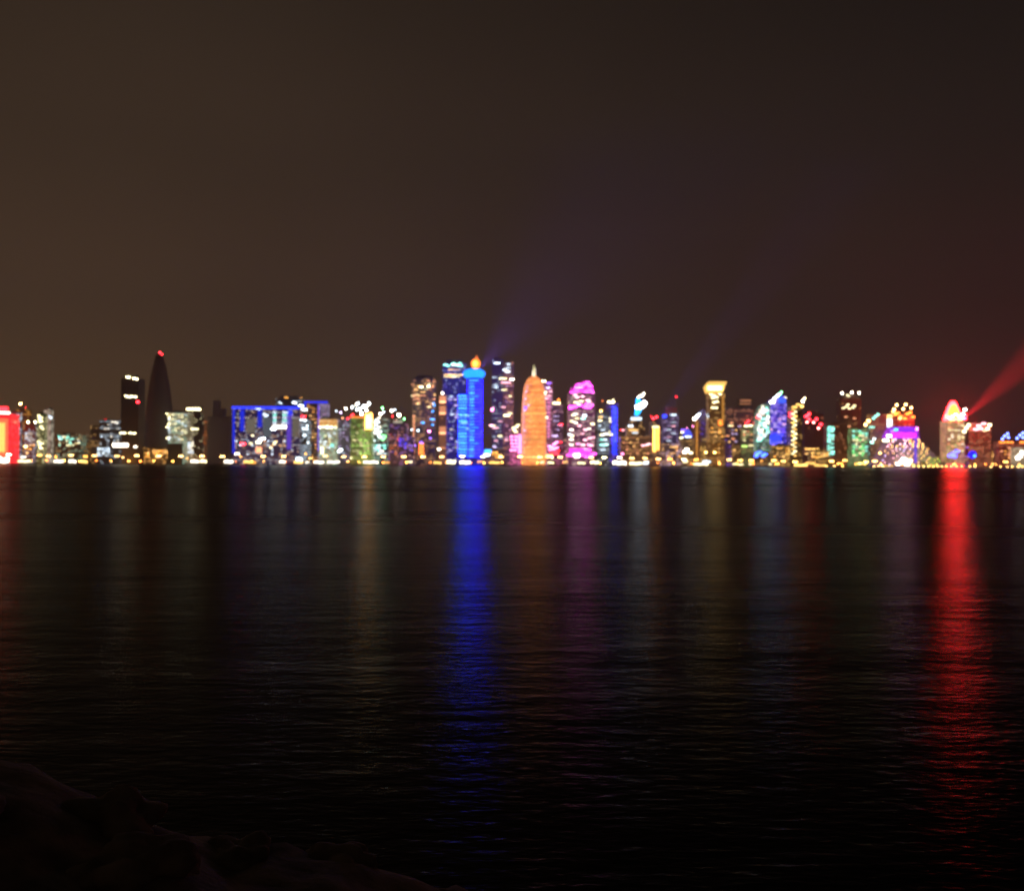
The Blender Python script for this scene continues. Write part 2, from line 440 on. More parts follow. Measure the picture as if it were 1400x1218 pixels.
t.lathe('body', 446.5, [(None, 13), (573, 13)], fac(wall=(.45, .48, .44), dens=.4, c='white', c2='teal', L=.40, base='straw', bL=.11, rows=.15))
t.bands('crown_band', 446.5, 13, 573, 583, 4, 'amber', 1.2, 1.5)
t.grid(435, 459, 582.5, 585, 5, 1, 1, ['white', 'straw'], 9, 4, 2.0)
t.grid(436, 458, 590, 614, 4, 6, .7, ['cool', 'straw', 'ice'], 2.0, 3.6, 1.4, jit=.8); t.win(441, 616, 'straw', 5, 5, 9, 'entrance_light'); t.win(452, 609, 'teal', 1.6, 8, 4)
t.lathe('roof_cap', 446.5, [(573, 10), (570, 9)], ROOF, yc=21)
t = B('office_building', 'the mauve grey slab', 'mauve grey slab with few lights between orange crowned block and green block', 460.5, 478, 2410, 'building')
t.box('body', 460.5, 478, 573, fac(wall=(.22, .19, .22), dens=.12, c='lilac', L=.3, base='lilac', bL=.022)); t.roof(464, 474, 573)
t.lamp(459.5, 562, 'ice', 14, .8, 'roof_lamp'); t.lamp(465.5, 564, 'lilac', 16, .9, 'roof_lamp'); t.lamp(468, 571.5, 'peach', 10, .8, 'roof_lamp'); t.mast(465.5, 564, 573); t.mast(459.5, 562, 573, y=6)
t.grid(462, 477, 580, 622, 3, 9, .3, ['lilac', 'ice'], 1.4, 2.4, 1.0); t.wins(((463, 617), (466, 615)), c='cool', L=14, w=4, h=2)
t = B('office_building', 'the green lit block', 'block washed in lime green light with bright white roof lights in a fan', 478, 508, 2330, 'building')
t.box('body', 479, 508, 571, fac(wall=(.34, .38, .26), dens=.3, c='lime', L=.25, base='lime', bL=.055, rows=.2))
t.box('roof_light', 480, 499, 569.4, glow('orange', 2.0), yb=571.2, dep=1.0, y0=-.7)
t.box('roof_cap', 482, 503, 564, ROOF, yb=571, dep=18, y0=5); t.front = 0
for i, (a, b, r) in enumerate(((472, 558.5, 1.5), (480.5, 556.5, 1.3), (488, 551.5, 1.5), (486.5, 553, 1.2), (491, 559, 1.9), (496.5, 555.5, 2.0), (500, 555, 1.6), (503.5, 551.5, 1.6), (493.5, 565.5, 2.3), (500, 561, 1.5), (487, 560, 1.2))):
    t.lamp(a, b, 'cool' if i % 3 else 'white', 24, r, 'roof_lamp', y=7)
    if b < 563: t.mast(a, b + r * .7, 571 if a < 482 else 564, .3, y=7)
for a, b in ((475, 572), (480, 568.5), (482, 567)): t.lamp(a, b, 'red', 26, 1.0)
t.grid(481, 506, 600, 622, 5, 6, .7, ['lime', 'lime', 'straw'], 1.4, 3.4, 1.3, jit=.9); t.grid(481, 500, 577, 598, 4, 5, .4, ['lime', 'straw'], .8, 3.4, 1.2)
t.front = -1.6; t.win(504.2, 576.5, 'amber', 16, 9.0, 20, 'sign'); t.win(506.5, 567.5, 'amber', 10, 4, 6, 'sign')
t = B('tower', 'the tower with zigzag white lights', 'dark tower with zigzag columns of small white and green lights', 502, 530, 2400)
t.box('body', 503, 530, 573, fac(wall=(.14, .15, .14), dens=.2, c='teal', c2='white', L=.4)); t.roof(510, 522, 573)
for i, (a, b) in enumerate(((518, 571), (514.5, 574.5), (511, 577.5), (514, 581), (518, 584), (515, 588), (510.5, 591), (506, 594), (507, 599), (511, 602), (509, 605), (512, 586), (513, 592), (517, 577), (508, 582), (507, 588))): t.win(a, b, 'cool' if i % 2 else 'white', 7, 3.4, 1.3)
for a, b in ((517, 593), (520, 590), (523, 595), (520, 598), (525, 599), (523, 601), (526, 596), (518, 596)): t.win(a, b, 'green' if a > 520 else 'cool', 6, 3.6, 1.3)
t.lamp(520, 565.5, 'white', 26, 1.6, 'roof_lamp'); t.lamp(524, 563, 'ice', 14, 1.0, 'roof_lamp'); t.lamp(522.5, 558, 'green', 30, 1.1, 'roof_lamp'); t.mast(522.5, 558, 573); t.mast(520, 565, 573, y=5)
t.grid(508, 528, 607, 622, 5, 4, .7, ['cool', 'teal', 'white'], 4.0, 3.4, 1.3, jit=1)
t = B('round_tower', 'the tower with a pale round cap', 'brown tower under a pale drum cap with two bright white roof lamps', 530, 557, 2330)
t.box('body', 531, 556, 579, fac(wall=(.2, .15, .17), dens=.2, c='peach', c2='violet', L=.35, base='mauve', bL=.03)); t.lathe('drum', 543.5, [(579, 7), (575, 7), (573.5, 6)], plain('pale_drum', (.5, .5, .46)), yc=14)
t.round = None; t.front = 0; t.win(543.5, 577, 'white', .5, 12, 2.6, 'light_band')
t.lamp(535, 561.5, 'white', 34, 1.3, 'roof_lamp'); t.lamp(539, 560, 'ice', 16, .8, 'roof_lamp'); t.lamp(544.5, 567, 'white', 60, 1.8, 'roof_lamp', 10); t.lamp(552.5, 572.5, 'green', 16, 1.1, 'roof_lamp'); t.lamp(536, 569, 'red', 16, .9)
t.mast(535, 561.5, 579, .35); t.mast(544.5, 567, 573, .4, y=10); t.mast(552.5, 573, 579)
t.grid(532, 546, 592, 622, 4, 8, .45, ['peach', 'red', 'orange'], 1.3, 2.8, 1.0); t.grid(545, 556, 598, 614, 3, 5, .7, ['violet', 'blue'], 2.0, 2.8, 1.2)
t = B('domed_tower', 'the domed cylinder tower', 'broad cylinder tower with a dark domed top and brown gold lit floors', 561, 596, 2410)
t.lathe('body', 578, [(None, 16.5), (521, 16.5), (517, 15.8)], fac(wall=(.15, .12, .11), dens=.25, c='peach', c2='warm', L=.3, base='mauve', bL=.02, rows=.12))
t.lathe('dome', 578, [(517.2, 15.2), (515, 13.5), (513, 10), (512, 5), (511.8, .5)], ROOF, yc=16.5 * t.s); t.round = (t.lx(578), 16.5 * t.s, [(0, 16.5 * t.s), (400, 16.5 * t.s)], 1)
for j, py in enumerate((521, 525, 528, 532, 536, 539, 541, 545, 549, 552, 556)):
    n = rnd.randint(2, 4)
    for i in range(n): t.win(rnd.uniform(564, 592), py + rnd.uniform(-.4, .4), rnd.choice(('warm', 'straw', 'peach')), rnd.choice((1.6, 2.4, 3.6)), rnd.uniform(4, 9), 1.0)
t.win(575.5, 529, 'straw', 12, 4.5, 1.5); t.win(584.5, 528, 'straw', 14, 5, 1.6)
for j in range(13): t.win(566, 568 + j * 3.1, 'peach', 2.6 if j % 3 else 4, 4.2, 1.0)
for a, b in ((591, 551), (592, 554), (590, 562), (591, 573), (588.5, 573), (590, 580.5), (578, 578), (587, 599), (565, 605), (568, 609), (564, 613), (576, 605)): t.win(a, b, 'violet' if b > 590 else 'sky', 6, 4.4, 1.4)
t.win(585.5, 589.5, 'pink', 20, 5, 1.7, 'warning_light'); t.wins(((572, 588.5), (558.5 + 4, 587)), c='ice', L=8, w=4, h=1.4)
for j in range(6): t.win(576, 607 + j * 2.7, 'orange', 5, 7, 1.1)
t.win(562.5, 623, 'red', 3.5, 13, 7, 'entrance_light')
t = B('slim_tower', 'the slim tower with coral fins', 'very slim tower with coral lit fins in four tiers and a white lamp', 599, 611, 2330)
t.box('body', 600, 610, 541, fac(wall=(.3, .2, .18), dens=.1, c='peach', L=.25, base='peach', bL=.055))
for a, b, L in ((541, 551, 1.6), (555, 566.5, 1.2), (583, 593.5, 1.3), (596, 614, .35)):
    t.win(604.8, (a + b) / 2, 'peach', L * .6, 9, b - a, 'lit_fin'); t.front -= .8; t.win(604.8, b - 1.4, 'peach', L * 2.6, 8, 2.4, 'lit_fin'); t.front += .8
t.lamp(604.5, 537.5, 'white', 26, 1.2, 'roof_lamp'); t.mast(604.5, 538, 541); t.win(595.5 + 5, 614, 'white', 14, 4.4, 1.8)
t = B('tower', 'the tall tower with a teal lit crown', 'tall dark tower with teal white lights round its crown beside the blue towers', 604, 637, 2410)
t.box('body', 605, 636, 497, fac(wall=(.12, .11, .17), dens=.14, c='ice', c2='violet', L=.4, base='blue', bL=.10), dep=40); t.box('roof_cap', 609, 632, 491.5, ROOF, yb=497, dep=30, y0=4); t.front = 0
t.wins(((608, 499), (612, 500), (618, 498), (622, 499), (626, 499.5), (630, 500), (620, 497), (628, 497)), c='teal', L=5, w=4, h=1.5); t.wins(((619, 498.6), (624, 499)), c='white', L=9, w=3.4, h=1.3)
t.grid(607, 628, 503, 508, 4, 1, .8, ['warm'], 2.0, 5, 1.1); t.grid(606, 634, 511, 516.5, 5, 2, .9, ['warm', 'straw'], 3.2, 5, 1.2)
t.grid(613, 627, 540, 622, 2, 20, .45, ['ice', 'lilac', 'white'], 1.6, 5, 1.1, jit=1.4)
# ---- blue twin towers
t = B('twin_tower', 'the bright blue twin tower', 'pair of joined round towers glowing electric blue under a pale blue saucer', 626, 662, 2330)
BL = (.004, .012, 1.0)
DEEP = (.004, .004, 1.0)
t.lathe('tower_shaft', 648.5, [(None, 10), (516, 10)], facade('blue_cladding', (.05, .05, .25), .2, 'blue', .6, None, 'blue', .12, seed=91.), yc=20)
for i in range(25):
    py = 520 + i * 4.3
    t.bands('light_band', 648.5, 10, py - .5, py + .5, 1, DEEP, rnd.choice((23, 29, 36)), 1.8, 1.4)
    z = t.lz(py); bm = bmesh.new(); bm_arc(bm, t.lx(648.5), 10 * t.s + .7, z - .8, z + .8, -.75, -.05 if i % 5 else .5, 8, .4, t.round[1])
    t.add('light_line', bm, glow((.04, .30, 1.0), rnd.choice((3.5, 6.0, 9.0))))
t.lathe('tower_shaft', 632.8, [(None, 6.6), (537, 6.6)], facade('blue_cladding', (.05, .05, .25), .2, 'blue', .6, None, 'blue', .12, seed=97.), yc=14)
for i in range(20):
    py = 541 + i * 4.3
    t.bands('light_band', 632.8, 6.6, py - .5, py + .5, 1, DEEP, rnd.choice((20, 27)), 1.8, 1.4)
    z = t.lz(py); bm = bmesh.new(); bm_arc(bm, t.lx(632.8), 6.6 * t.s + .7, z - .8, z + .8, -1.1, .8, 8, .4, t.round[1])
    t.add('light_line', bm, glow((.04, .28, 1.0), rnd.choice((3.5, 6, 9))))
for a, b, w in ((653, 521.5, 9), (635, 568, 12), (634, 578, 9), (651, 576, 7), (650, 601, 10), (637, 586, 7), (655, 590, 6), (648, 612, 8)):
    t.win(a, b, (.25, .55, 1.0), 2.0, w, 1.5, 'light_line')
t.lathe('saucer', 647, [(516, 9), (514.5, 13), (511, 15.5), (508, 15.2), (505, 12), (503.5, 8)], glow((.012, .20, 1.0), 3.4), yc=24)
t.lathe('saucer_light', 646.5, [(513, 5), (510, 8), (507, 5)], glow((.2, .75, 1.0), 7), yc=8, sy=.6)
t.lathe('flame_lamp', 649.3, [(503.4, 1.2), (502, 3.6), (499, 5.6), (495.5, 6.4), (492.5, 5.4), (490.5, 3.6), (489.4, 1.0)], glow((1.0, .24, .03), 3.6), yc=22)
t.lathe('flame_tip', 650.6, [(491, 2.2), (487, 1.4), (484.5, .4)], glow((1.0, .20, .05), 1.6), yc=22)
t.lathe('flame_core', 648.8, [(499.5, 1.6), (496, 2.6), (493.6, 1.2)], glow((1, .55, .08), 5), yc=10)
t.mast(650.5, 482, 488, .3, 'spire', 22)
t = B('low_building', 'the low hall with a sky blue lamp', 'low hall with a sky blue lamp at its corner beside the blue twin tower', 660, 690, 2340, 'building')
t.box('body', 661, 690, 614, fac(wall=(.2, .17, .16), dens=.2, c='peach', L=.3), dep=30); t.roof(668, 684, 614)
t.win(667, 617, 'sky', 4.5, 9, 4, 'sign'); t.win(665.5, 622, 'cool', 9, 8, 2.4); t.grid(672, 690, 617, 627, 4, 3, .7, ['warm', 'amber'], 4.0, 4, 1.2)
t = B('tower', 'the tall dark tower with scattered white rows', 'tall dark tower with scattered short rows of white lights up to its roof', 671, 703, 2410)
t.box('body', 672, 687.5, 491, fac(wall=(.11, .11, .15), dens=.1, c='ice', L=.35, base='violet', bL=.018), dep=38); t.box('side_bay', 687.8, 702, 495, fac(wall=(.2, .14, .16), dens=.14, c='peach', L=.3, base='mauve', bL=.03), y0=2, dep=34); t.box('roof_cap', 675, 683, 488.5, ROOF, yb=491, dep=20, y0=6); t.front = 0
for a, b, c, L, w in ((679, 496.6, 'ice', 7, 8), (694.5, 498, 'ice', 3, 5), (689.5, 505.5, 'ice', 5, 5), (693.5, 508, 'cool', 6, 6), (694, 503, 'ice', 2, 6), (687, 517.6, 'straw', 5, 10), (699.5, 518.6, 'white', 16, 5.5), (691, 523, 'rose', 4, 13), (678, 529.5, 'ice', 3, 5), (689, 533, 'straw', 3.4, 7), (697, 541.5, 'straw', 3.4, 4), (688, 556.6, 'rose', 2.6, 6), (692.5, 568, 'straw', 9, 8), (697, 565, 'straw', 4, 6), (684, 576, 'rose', 1.8, 6), (664 + 9, 582, 'straw', 3, 9), (677, 585, 'rose', 3, 8), (683.5, 596, 'straw', 4, 6), (678, 602.5, 'rose', 2.4, 5), (692, 601.5, 'rose', 2.6, 5), (676, 611, 'lilac', 3, 5), (677, 526, 'ice', 2, 4), (675, 516, 'ice', 1.6, 5)): t.win(a, b, c, L, w, 1.35)
for a, b in ((664.5 + 8, 561), (673, 559), (671.5, 581.5)): t.win(a, b, 'pink', 14, 3.6, 1.2, 'warning_light')
t.grid(690, 701, 525, 612, 2, 16, .3, ['rose', 'mauve'], 1.2, 4, 1)
# ---- the orange domed tower
t = B('domed_tower', 'the orange domed tower', 'glowing orange round tower with a domed top and a white spire', 711, 748, 2330)
pro = [(None, 17.2), (600, 17.2), (575, 17.0), (555, 16.4), (540, 15.3), (530, 14.0), (523, 12.0), (518, 9.4), (515, 6.4), (513, 3.4), (512.2, .8)]
t.lathe('body', 729.8, pro, facade('orange_lattice', (.4, .22, .1), .35, 'gold', .5, 'orange', 'tangerine', .85, 3.0, 3.4, seed=33., rows=.2), n=56)
rs = t.round
for py, c, L, h in ((564.8, 'gold', 1.5, 1.4), (572.6, 'gold', 1.1, 1.2), (600.5, 'gold', .8, 1.4), (554, 'orange', .9, .8), (545, 'orange', .8, .8), (536, 'orange', .8, .8), (528, 'orange', .9, .7), (580, 'orange', .8, .8), (587, 'orange', .7, .8), (593, 'orange', .7, .8), (608, 'orange', .9, .9), (614, 'orange', .9, .9)):
    z = t.lz(py); k = t.fy(t.lx(729.8), z); hw = (rs[1] - k) / t.s
    t.bands('light_band', 729.8, hw, py - h / 2, py + h / 2, 1, c, L, h, 1.1)
for a, py0, py1 in ((715.8, 548, 622), (717.4, 536, 548), (720.6, 526, 536)): t.win(a, (py0 + py1) / 2, 'rose', 1.0, 2.0, py1 - py0, 'light_strip')
t.wins(((720, 535), (719, 545), (718, 561), (723, 554), (718, 588)), c='lilac', L=2.2, w=4, h=1.6); t.win(719.5, 557.5, 'violet', 2.5, 6, 4)
for px in range(716, 747, 4): t.win(px, 624.8, 'warm', 3.5, 3, 1.3, 'entrance_light')
t.round = None
t.mast(729.8, 498, 513, 1.0, 'spire', 29, glow('straw', 1.6)); t.mast(728.3, 505, 513, .7, 'spire', 24, glow('white', 3.0)); t.mast(731.6, 501, 513, .6, 'spire', 26, glow('white', 2.2))
t = B('tower', 'the tower hidden behind the orange tower', 'rose lit tower half hidden behind the orange domed tower', 741, 756, 2420)
t.box('body', 739, 755, 521, fac(wall=(.24, .16, .18), dens=.3, c='rose', c2='lilac', L=.4, base='pink', bL=.05)); t.roof(744, 752, 521); t.front = 0
for a, b, c, L in ((743, 521, 'straw', 14), (744.5, 536.5, 'straw', 7), (750, 524, 'violet', 6), (749, 530, 'lilac', 5), (746, 544.5, 'rose', 4), (743, 539, 'white', 8), (746, 570.8, 'straw', 8), (744, 565, 'warm', 4), (752, 535, 'rose', 3), (750, 541, 'rose', 3)): t.win(a, b, c, L, 5, 1.4)
for j in range(12): t.win(750, 546 + j * 4.6, 'pink', 1.6, 4, 1.4)
t = B('low_building', 'the pink lit annex', 'low annex with bright pink light columns and a pale lit roof terrace', 697, 714, 2400, 'building')
t.box('body', 697, 713, 594, fac(wall=(.3, .12, .18), dens=.3, c='pink', L=.5, base='pink', bL=.12)); t.front = 0
t.win(711, 607, (1, .25, .65), 3.0, 5.4, 26, 'light_strip')
for j in range(5):
    for a in (700, 705): t.win(a + rnd.uniform(-1, 1), 597 + j * 4.6, 'pink', 8, 3.8, 1.3)
t.box('roof_terrace', 699, 711, 583, plain('pale_terrace', (.4, .4, .36)), yb=594, dep=12, y0=5); t.wins(((702, 585), (706, 583.4), (703, 588), (708, 581), (705, 590)), c='straw', L=6, w=4, h=1.4)
t = B('tower', 'the dark slab with a small yellow cap', 'dark mauve slab with a yellow lit cap and red warning lamps', 754, 771, 2480)
t.box('body', 755, 770, 553, fac(wall=(.17, .12, .14), dens=.12, c='rose', L=.3, base='mauve', bL=.03)); t.roof(757, 766, 553); t.front = 0
t.win(760.5, 551.2, 'straw', 7, 10, 2.2, 'sign'); t.lamp(763.5, 546.5, 'orange', 16, 1.0); t.mast(763.5, 546.5, 553); t.win(766.5, 580.3, 'red', 14, 4.4, 1.5, 'warning_light'); t.win(753 + 4, 596, 'lilac', 3, 11, 1.6); t.win(766, 604.5, 'red', 10, 4, 1.2, 'warning_light')
t.grid(756, 769, 560, 615, 3, 9, .3, ['rose', 'lilac'], 1.4, 3, 1)
t = B('low_building', 'the low hall with slanting pink lights', 'low hall with slanting rows of pink red lights beside the orange tower', 746, 774, 2340, 'building')
t.box('body', 749, 773, 609, fac(wall=(.2, .12, .13), dens=.2, c='pink', L=.4), dep=26); t.roof(756, 768, 609); t.front = 0
for a, b in ((751, 610), (755, 611), (758, 607), (761, 604.5), (752, 614.5), (757, 614), (761, 612), (754, 618), (759, 618), (763, 616), (756, 621), (761, 621)): t.win(a, b, 'pink' if b < 616 else 'red', 10, 4.4, 1.3)
t.win(751, 624, 'warm', 6, 9, 4, 'entrance_light')
# ---- magenta tower
t = B('tower', 'the magenta crowned tower', 'tower with magenta lit crown tiers and base, white windows in between', 776, 814, 2330)
t.box('body', 777, 813, 537, fac(wall=(.22, .14, .2), dens=.3, c='rose', c2='white', L=.4, base='magenta', bL=.05), dep=40)
t.box('crown_tier', 781, 811, 530, fac(wall=(.3, .1, .26), dens=.3, c='magenta', L=1.2, base='magenta', bL=.5), yb=537, dep=32, y0=3); t.box('crown_tier', 786, 808.5, 524.5, fac(wall=(.3, .1, .26), dens=.3, c='magenta', L=1.2, base='magenta', bL=.6), yb=530, dep=26, y0=6); t.box('crown_tier', 796, 807, 521, fac(wall=(.3, .1, .26), dens=.3, c='magenta', L=1.2, base='magenta', bL=.6), yb=524.5, dep=14, y0=10); t.front = 0
t.front = 5.5
for a, b in ((790, 529), (796, 527), (800, 525), (805, 526), (803, 523), (792, 525.5), (807, 528)): t.win(a, b, 'magenta', 8, 6, 1.9, 'crown_light')
t.win(791, 530.5, (1, .6, .95), 8, 11, 2.0, 'crown_light'); t.front = 2.5
t.wins(((782, 536.5), (788, 534), (801, 535), (807, 533), (809, 536), (797, 540.5), (806, 538), (783, 539)), c='magenta', L=7, w=6, h=1.8, part='crown_light'); t.front = 0
t.wins(((789, 543), (796, 542), (803, 547), (791, 553), (805, 549), (786, 540)), c='rose', L=6, w=5, h=1.5); t.wins(((787, 550), (794, 548.5)), c='straw', L=5, w=6, h=1.5)
for a, b, w in ((780, 558, 6), (785, 556, 7), (800, 556, 7), (804, 557, 8), (808, 554, 5), (792, 554, 5), (802, 553, 5), (779, 556, 3)): t.win(a, b, 'magenta', 9, w, 2.4, 'crown_light')
for a, b, c, L in ((784, 567.5, 'straw', 7), (787, 566, 'white', 6), (797, 572, 'teal', 9), (799, 568, 'cool', 9), (782, 576, 'straw', 6), (787, 578, 'white', 6), (810, 579.5, 'straw', 8), (792, 582, 'rose', 5), (781, 587.5, 'white', 7), (800, 587.5, 'rose', 6), (805, 586, 'white', 5), (779, 594, 'ice', 5), (782, 596, 'straw', 6), (796, 593, 'rose', 3), (781, 601, 'white', 7), (800, 601.5, 'rose', 6), (806, 599, 'rose', 5), (811, 598, 'rose', 4), (781, 608, 'white', 6), (790, 607, 'pink', 6), (797, 608, 'rose', 7), (805, 608, 'pink', 7), (808, 609, 'rose', 5), (800, 614, 'rose', 7), (789, 572, 'straw', 4)): t.win(a, b, c, L, 5, 1.4)
t.win(793, 617, 'magenta', 1.5, 30, 9, 'light_panel'); t.front = -.9
for a in (777, 783, 786, 790, 795, 801, 805, 809, 812): t.win(a + rnd.uniform(-.5, .5), rnd.uniform(615, 624), 'magenta', 8, 5, 2.0, 'entrance_light')
t.win(788, 622, (1, .65, .95), 14, 9, 3, 'entrance_light')
t = B('tower', 'the dark tower with teal floor rows', 'dark grey tower with short teal white floor rows and a gold lamp', 817, 833, 2400)
t.box('body', 817, 833, 563, fac(wall=(.14, .13, .14), dens=.14, c='ice', L=.35, base='teal', bL=.012)); t.roof(820, 829, 563); t.front = 0
t.mast(824, 545, 563, .5, 'spire', 4); t.lamp(821.5, 562, 'gold', 22, 1.4, 'roof_lamp'); t.lamp(823.5, 548, 'orange', 5, .8)
for a, b, c, L, w in ((820, 575, 'straw', 6, 5), (821, 570, 'warm', 4, 5), (825, 594, 'white', 7, 6), (829, 593, 'white', 7, 5), (822, 594.5, 'straw', 6, 4), (827, 601, 'ice', 4, 6), (823, 601, 'teal', 3, 5), (825, 608, 'teal', 5, 10), (829, 607.5, 'ice', 4, 5), (824, 588, 'ice', 2, 6), (820, 582, 'ice', 2, 4), (824, 615, 'ice', 2.4, 8)): t.win(a, b, c, L, w, 1.4)
t = B('tower', 'the tower with a blue light column', 'dark slab with an upright blue light column down its edge', 828, 846, 2410)
t.box('body', 830, 845, 552, fac(wall=(.12, .12, .22), dens=.2, c='violet', L=.5, base='blue', bL=.03)); t.roof(833, 841, 552); t.front = 0
for j in range(24): t.win(840 + (j % 2) * 1.6 - .8, 556 + j * 2.8, 'blue', rnd.choice((3.0, 4.5, 6.0)), 6.2, 1.6, 'light_band')
t.win(835, 549.6, 'straw', 12, 9, 1.8, 'sign'); t.lamp(838.5, 546.5, 'straw', 12, .8, 'roof_lamp'); t.wins(((832.5, 572), (833, 576), (832, 590), (835, 594)), c='straw', L=7, w=4, h=1.4)
t = B('low_building', 'the flame sign block', 'brown stepped block topped by a twisting blue and white flame shaped sign', 848, 889, 2330, 'building')
t.box('body', 848, 889, 596, fac(wall=(.24, .17, .13), dens=.25, c='peach', c2='warm', L=.28, base='peach', bL=.025), dep=30)
t.box('upper_tier', 857, 882, 584, fac(wall=(.24, .17, .13), dens=.25, c='warm', L=.4), yb=596, dep=24, y0=3); t.box('upper_tier', 861, 878, 575, fac(wall=(.26, .2, .16), dens=.25, c='warm', L=.5), yb=584, dep=18, y0=6)
t.box('roof_light', 863.5, 877.5, 570.3, glow('ice', 2.6), yb=574, dep=10, y0=8); t.box('sign_post', 869.5, 873, 566, STEEL, yb=570.3, dep=3, y0=12)
t.poly('sign', [(868.5, 568), (873.5, 567), (878, 560), (873, 557), (869, 558)], glow((.02, .40, 1.0), 4), 4, 10); t.poly('sign', [(869, 558), (875, 559.5), (882.5, 555.5), (885, 550.5), (881, 546.5), (877, 551), (872, 553), (869, 554)], glow((.85, .92, 1.0), 16), 4, 9)
t.poly('sign', [(870, 553), (877, 550), (876, 546), (872, 543), (870.5, 545)], glow((.02, .30, 1.0), 6), 4, 10); t.poly('sign', [(872, 544), (875, 543), (879, 542), (882, 537), (880.8, 536), (878, 539), (875, 540), (872.5, 542)], glow('white', 11), 3, 10)
t.front = 2.6; t.win(866, 588, 'warm', 2, 12, 2); t.win(862, 582.5, 'ice', 5, 6, 2); t.win(868, 591.5, 'ice', 2, 8, 1.4); t.front = 0
t.wins(((887.5, 607), (884, 608), (879, 609), (851, 588)), c='rose', L=5, w=4.5, h=1.4); t.win(849.5, 588, 'red', 10, 3, 1.2, 'warning_light'); t.grid(850, 888, 598, 622, 8, 5, .3, ['peach', 'warm'], 1.6, 3.4, 1.1)
t.win(851, 620.5, 'pink', 6, 3, 2.5)
t = B('slim_tower', 'the tower with gold upright bars', 'slim tower carrying tall glowing gold upright bars on its front', 889, 905, 2330)
t.box('body', 889.5, 904, 577, fac(wall=(.2, .15, .14), dens=.15, c='warm', L=.35, base='mauve', bL=.02)); t.roof(892, 900, 577); t.front = 0
t.win(894.5, 601, 'amber', 6, 4, 33, 'light_strip'); t.win(899.5, 599, 'amber', 4, 3, 33, 'light_strip'); t.front = -.6; t.win(896, 583.5, 'straw', 4, 9, 1.6, 'light_band')
t.lamp(893, 572, 'red', 34, 1.3); t.lamp(897.5, 570, 'red', 30, 1.2); t.lamp(890.3, 569, 'red', 16, .6)
for a, h in ((893, 572), (897.5, 570), (890.3, 569)): t.mast(a, h, 577)
t = B('tower', 'the stepped violet tower', 'stepped violet grey tower with a pale cap and a red lamp on its mast', 906, 928, 2400)
t.box('body', 907, 928, 566, fac(wall=(.15, .13, .17), dens=.14, c='lilac', L=.3, base='violet', bL=.02)); t.box('upper_tier', 911, 926, 557, fac(wall=(.2, .1, .1), dens=.1, c='red', L=.2, base='red', bL=.03), yb=566, dep=20, y0=4); t.front = 0
t.mast(924.5, 543, 557, .4, 'mast', 8); t.lamp(925, 542, 'red', 9, 1.0, y=8)
t.win(920.5, 567.2, 'ice', 3, 8, 1.6); t.win(908.5, 569, 'blue', 5, 5, 4); t.grid(911, 924, 575, 620, 2, 9, .55, ['ice', 'rose', 'lilac'], 1.5, 6, 1.2)
t = B('domed_hall', 'the hall with a small blue dome', 'low hall with a small blue lit dome and pale lamps at its edge', 929, 950, 2330, 'building')
t.box('body', 931, 949, 598, fac(wall=(.2, .16, .15), dens=.2, c='warm', L=.35)); t.lathe('dome', 941, [(598, 6.6), (594, 6.4), (590, 4.6), (587.5, 2.4), (586, .4)], glow((.10, .12, 1.0), 1.2), yc=12); t.round = None; t.front = -.2
t.win(940.5, 597, 'ice', 5, 8, 1.5, 'light_band'); t.wins(((931.5, 598.5), (932.5, 591)), c='straw', L=7, w=4, h=1.3); t.win(934, 588, 'violet', 4, 6, 2)
t.lamp(947.5, 582.8, 'pink', 16, .7); t.lamp(939, 585, 'pink', 12, .6); t.mast(947.5, 583, 598)
t.wins(((936, 618), (939, 614.5)), c='white', L=20, w=4.4, h=2.4); t.win(944, 619, 'straw', 9, 5, 1.8)
t = B('slim_tower', 'the brown tower with one white roof lamp', 'narrow brown tower with upright amber strips and one brilliant white roof lamp', 947, 958, 2400)
t.box('body', 948, 957, 574, fac(wall=(.26, .16, .1), dens=.1, c='amber', L=.3, base='orange', bL=.04)); t.roof(950, 955, 574); t.front = 0
t.win(952.5, 600, 'amber', .9, 1.4, 46, 'light_strip'); t.lamp(949.5, 572.5, 'white', 40, 1.9, 'roof_lamp'); t.lamp(953, 569, 'ice', 34, 1.5, 'roof_lamp'); t.lamp(956, 566, 'ice', 20, 1.1, 'roof_lamp')
for a, h in ((949.5, 572), (953, 569), (956, 566)): t.mast(a, h, 575)
# ---- gold crowned tower
t = B('crowned_tower', 'the tower with a gold flared crown', 'tower under a brilliant gold crown that flares outward at the top', 964, 994, 2330)
t.box('body', 969, 991, 538, fac(wall=(.22, .15, .11), dens=.2, c='warm', L=.3, base='amber', bL=.04), dep=36)
t.poly('crown', [(967.5, 536.5), (988, 536.5), (993.5, 521.5), (970, 521.5), (965, 528.5)], glow('gold', 1.6), 34, 1); t.front = .8
t.win(977, 530.5, 'gold', 9, 21, 6.4, 'crown_light'); t.front = .2; t.win(977, 530.5, 'straw', 12, 15, 3.6, 'crown_light')
t.box('roof_cap', 970, 993.5, 519.8, ROOF, yb=521.5, dep=34, y0=1); t.front = 0
for a, b in ((974, 544), (979, 543), (976, 550), (980, 549), (974, 557.5), (979, 557.5), (972, 539.5), (984, 539), (976, 541)): t.win(a, b, 'straw', 6, 4, 1.4)
t.win(985, 578, 'orange', 3.2, 5.5, 7); t.win(984, 590, 'amber', 1.2, 4, 6); t.win(988, 560, 'amber', .5, 3, 40, 'light_strip')
t.grid(971, 990, 565, 622, 4, 10, .2, ['warm', 'amber'], 1.6, 3, 1.1)
t = B('tower', 'the violet slab', 'plain violet slab tower standing close by the tower with gold crown', 957, 976, 2410)
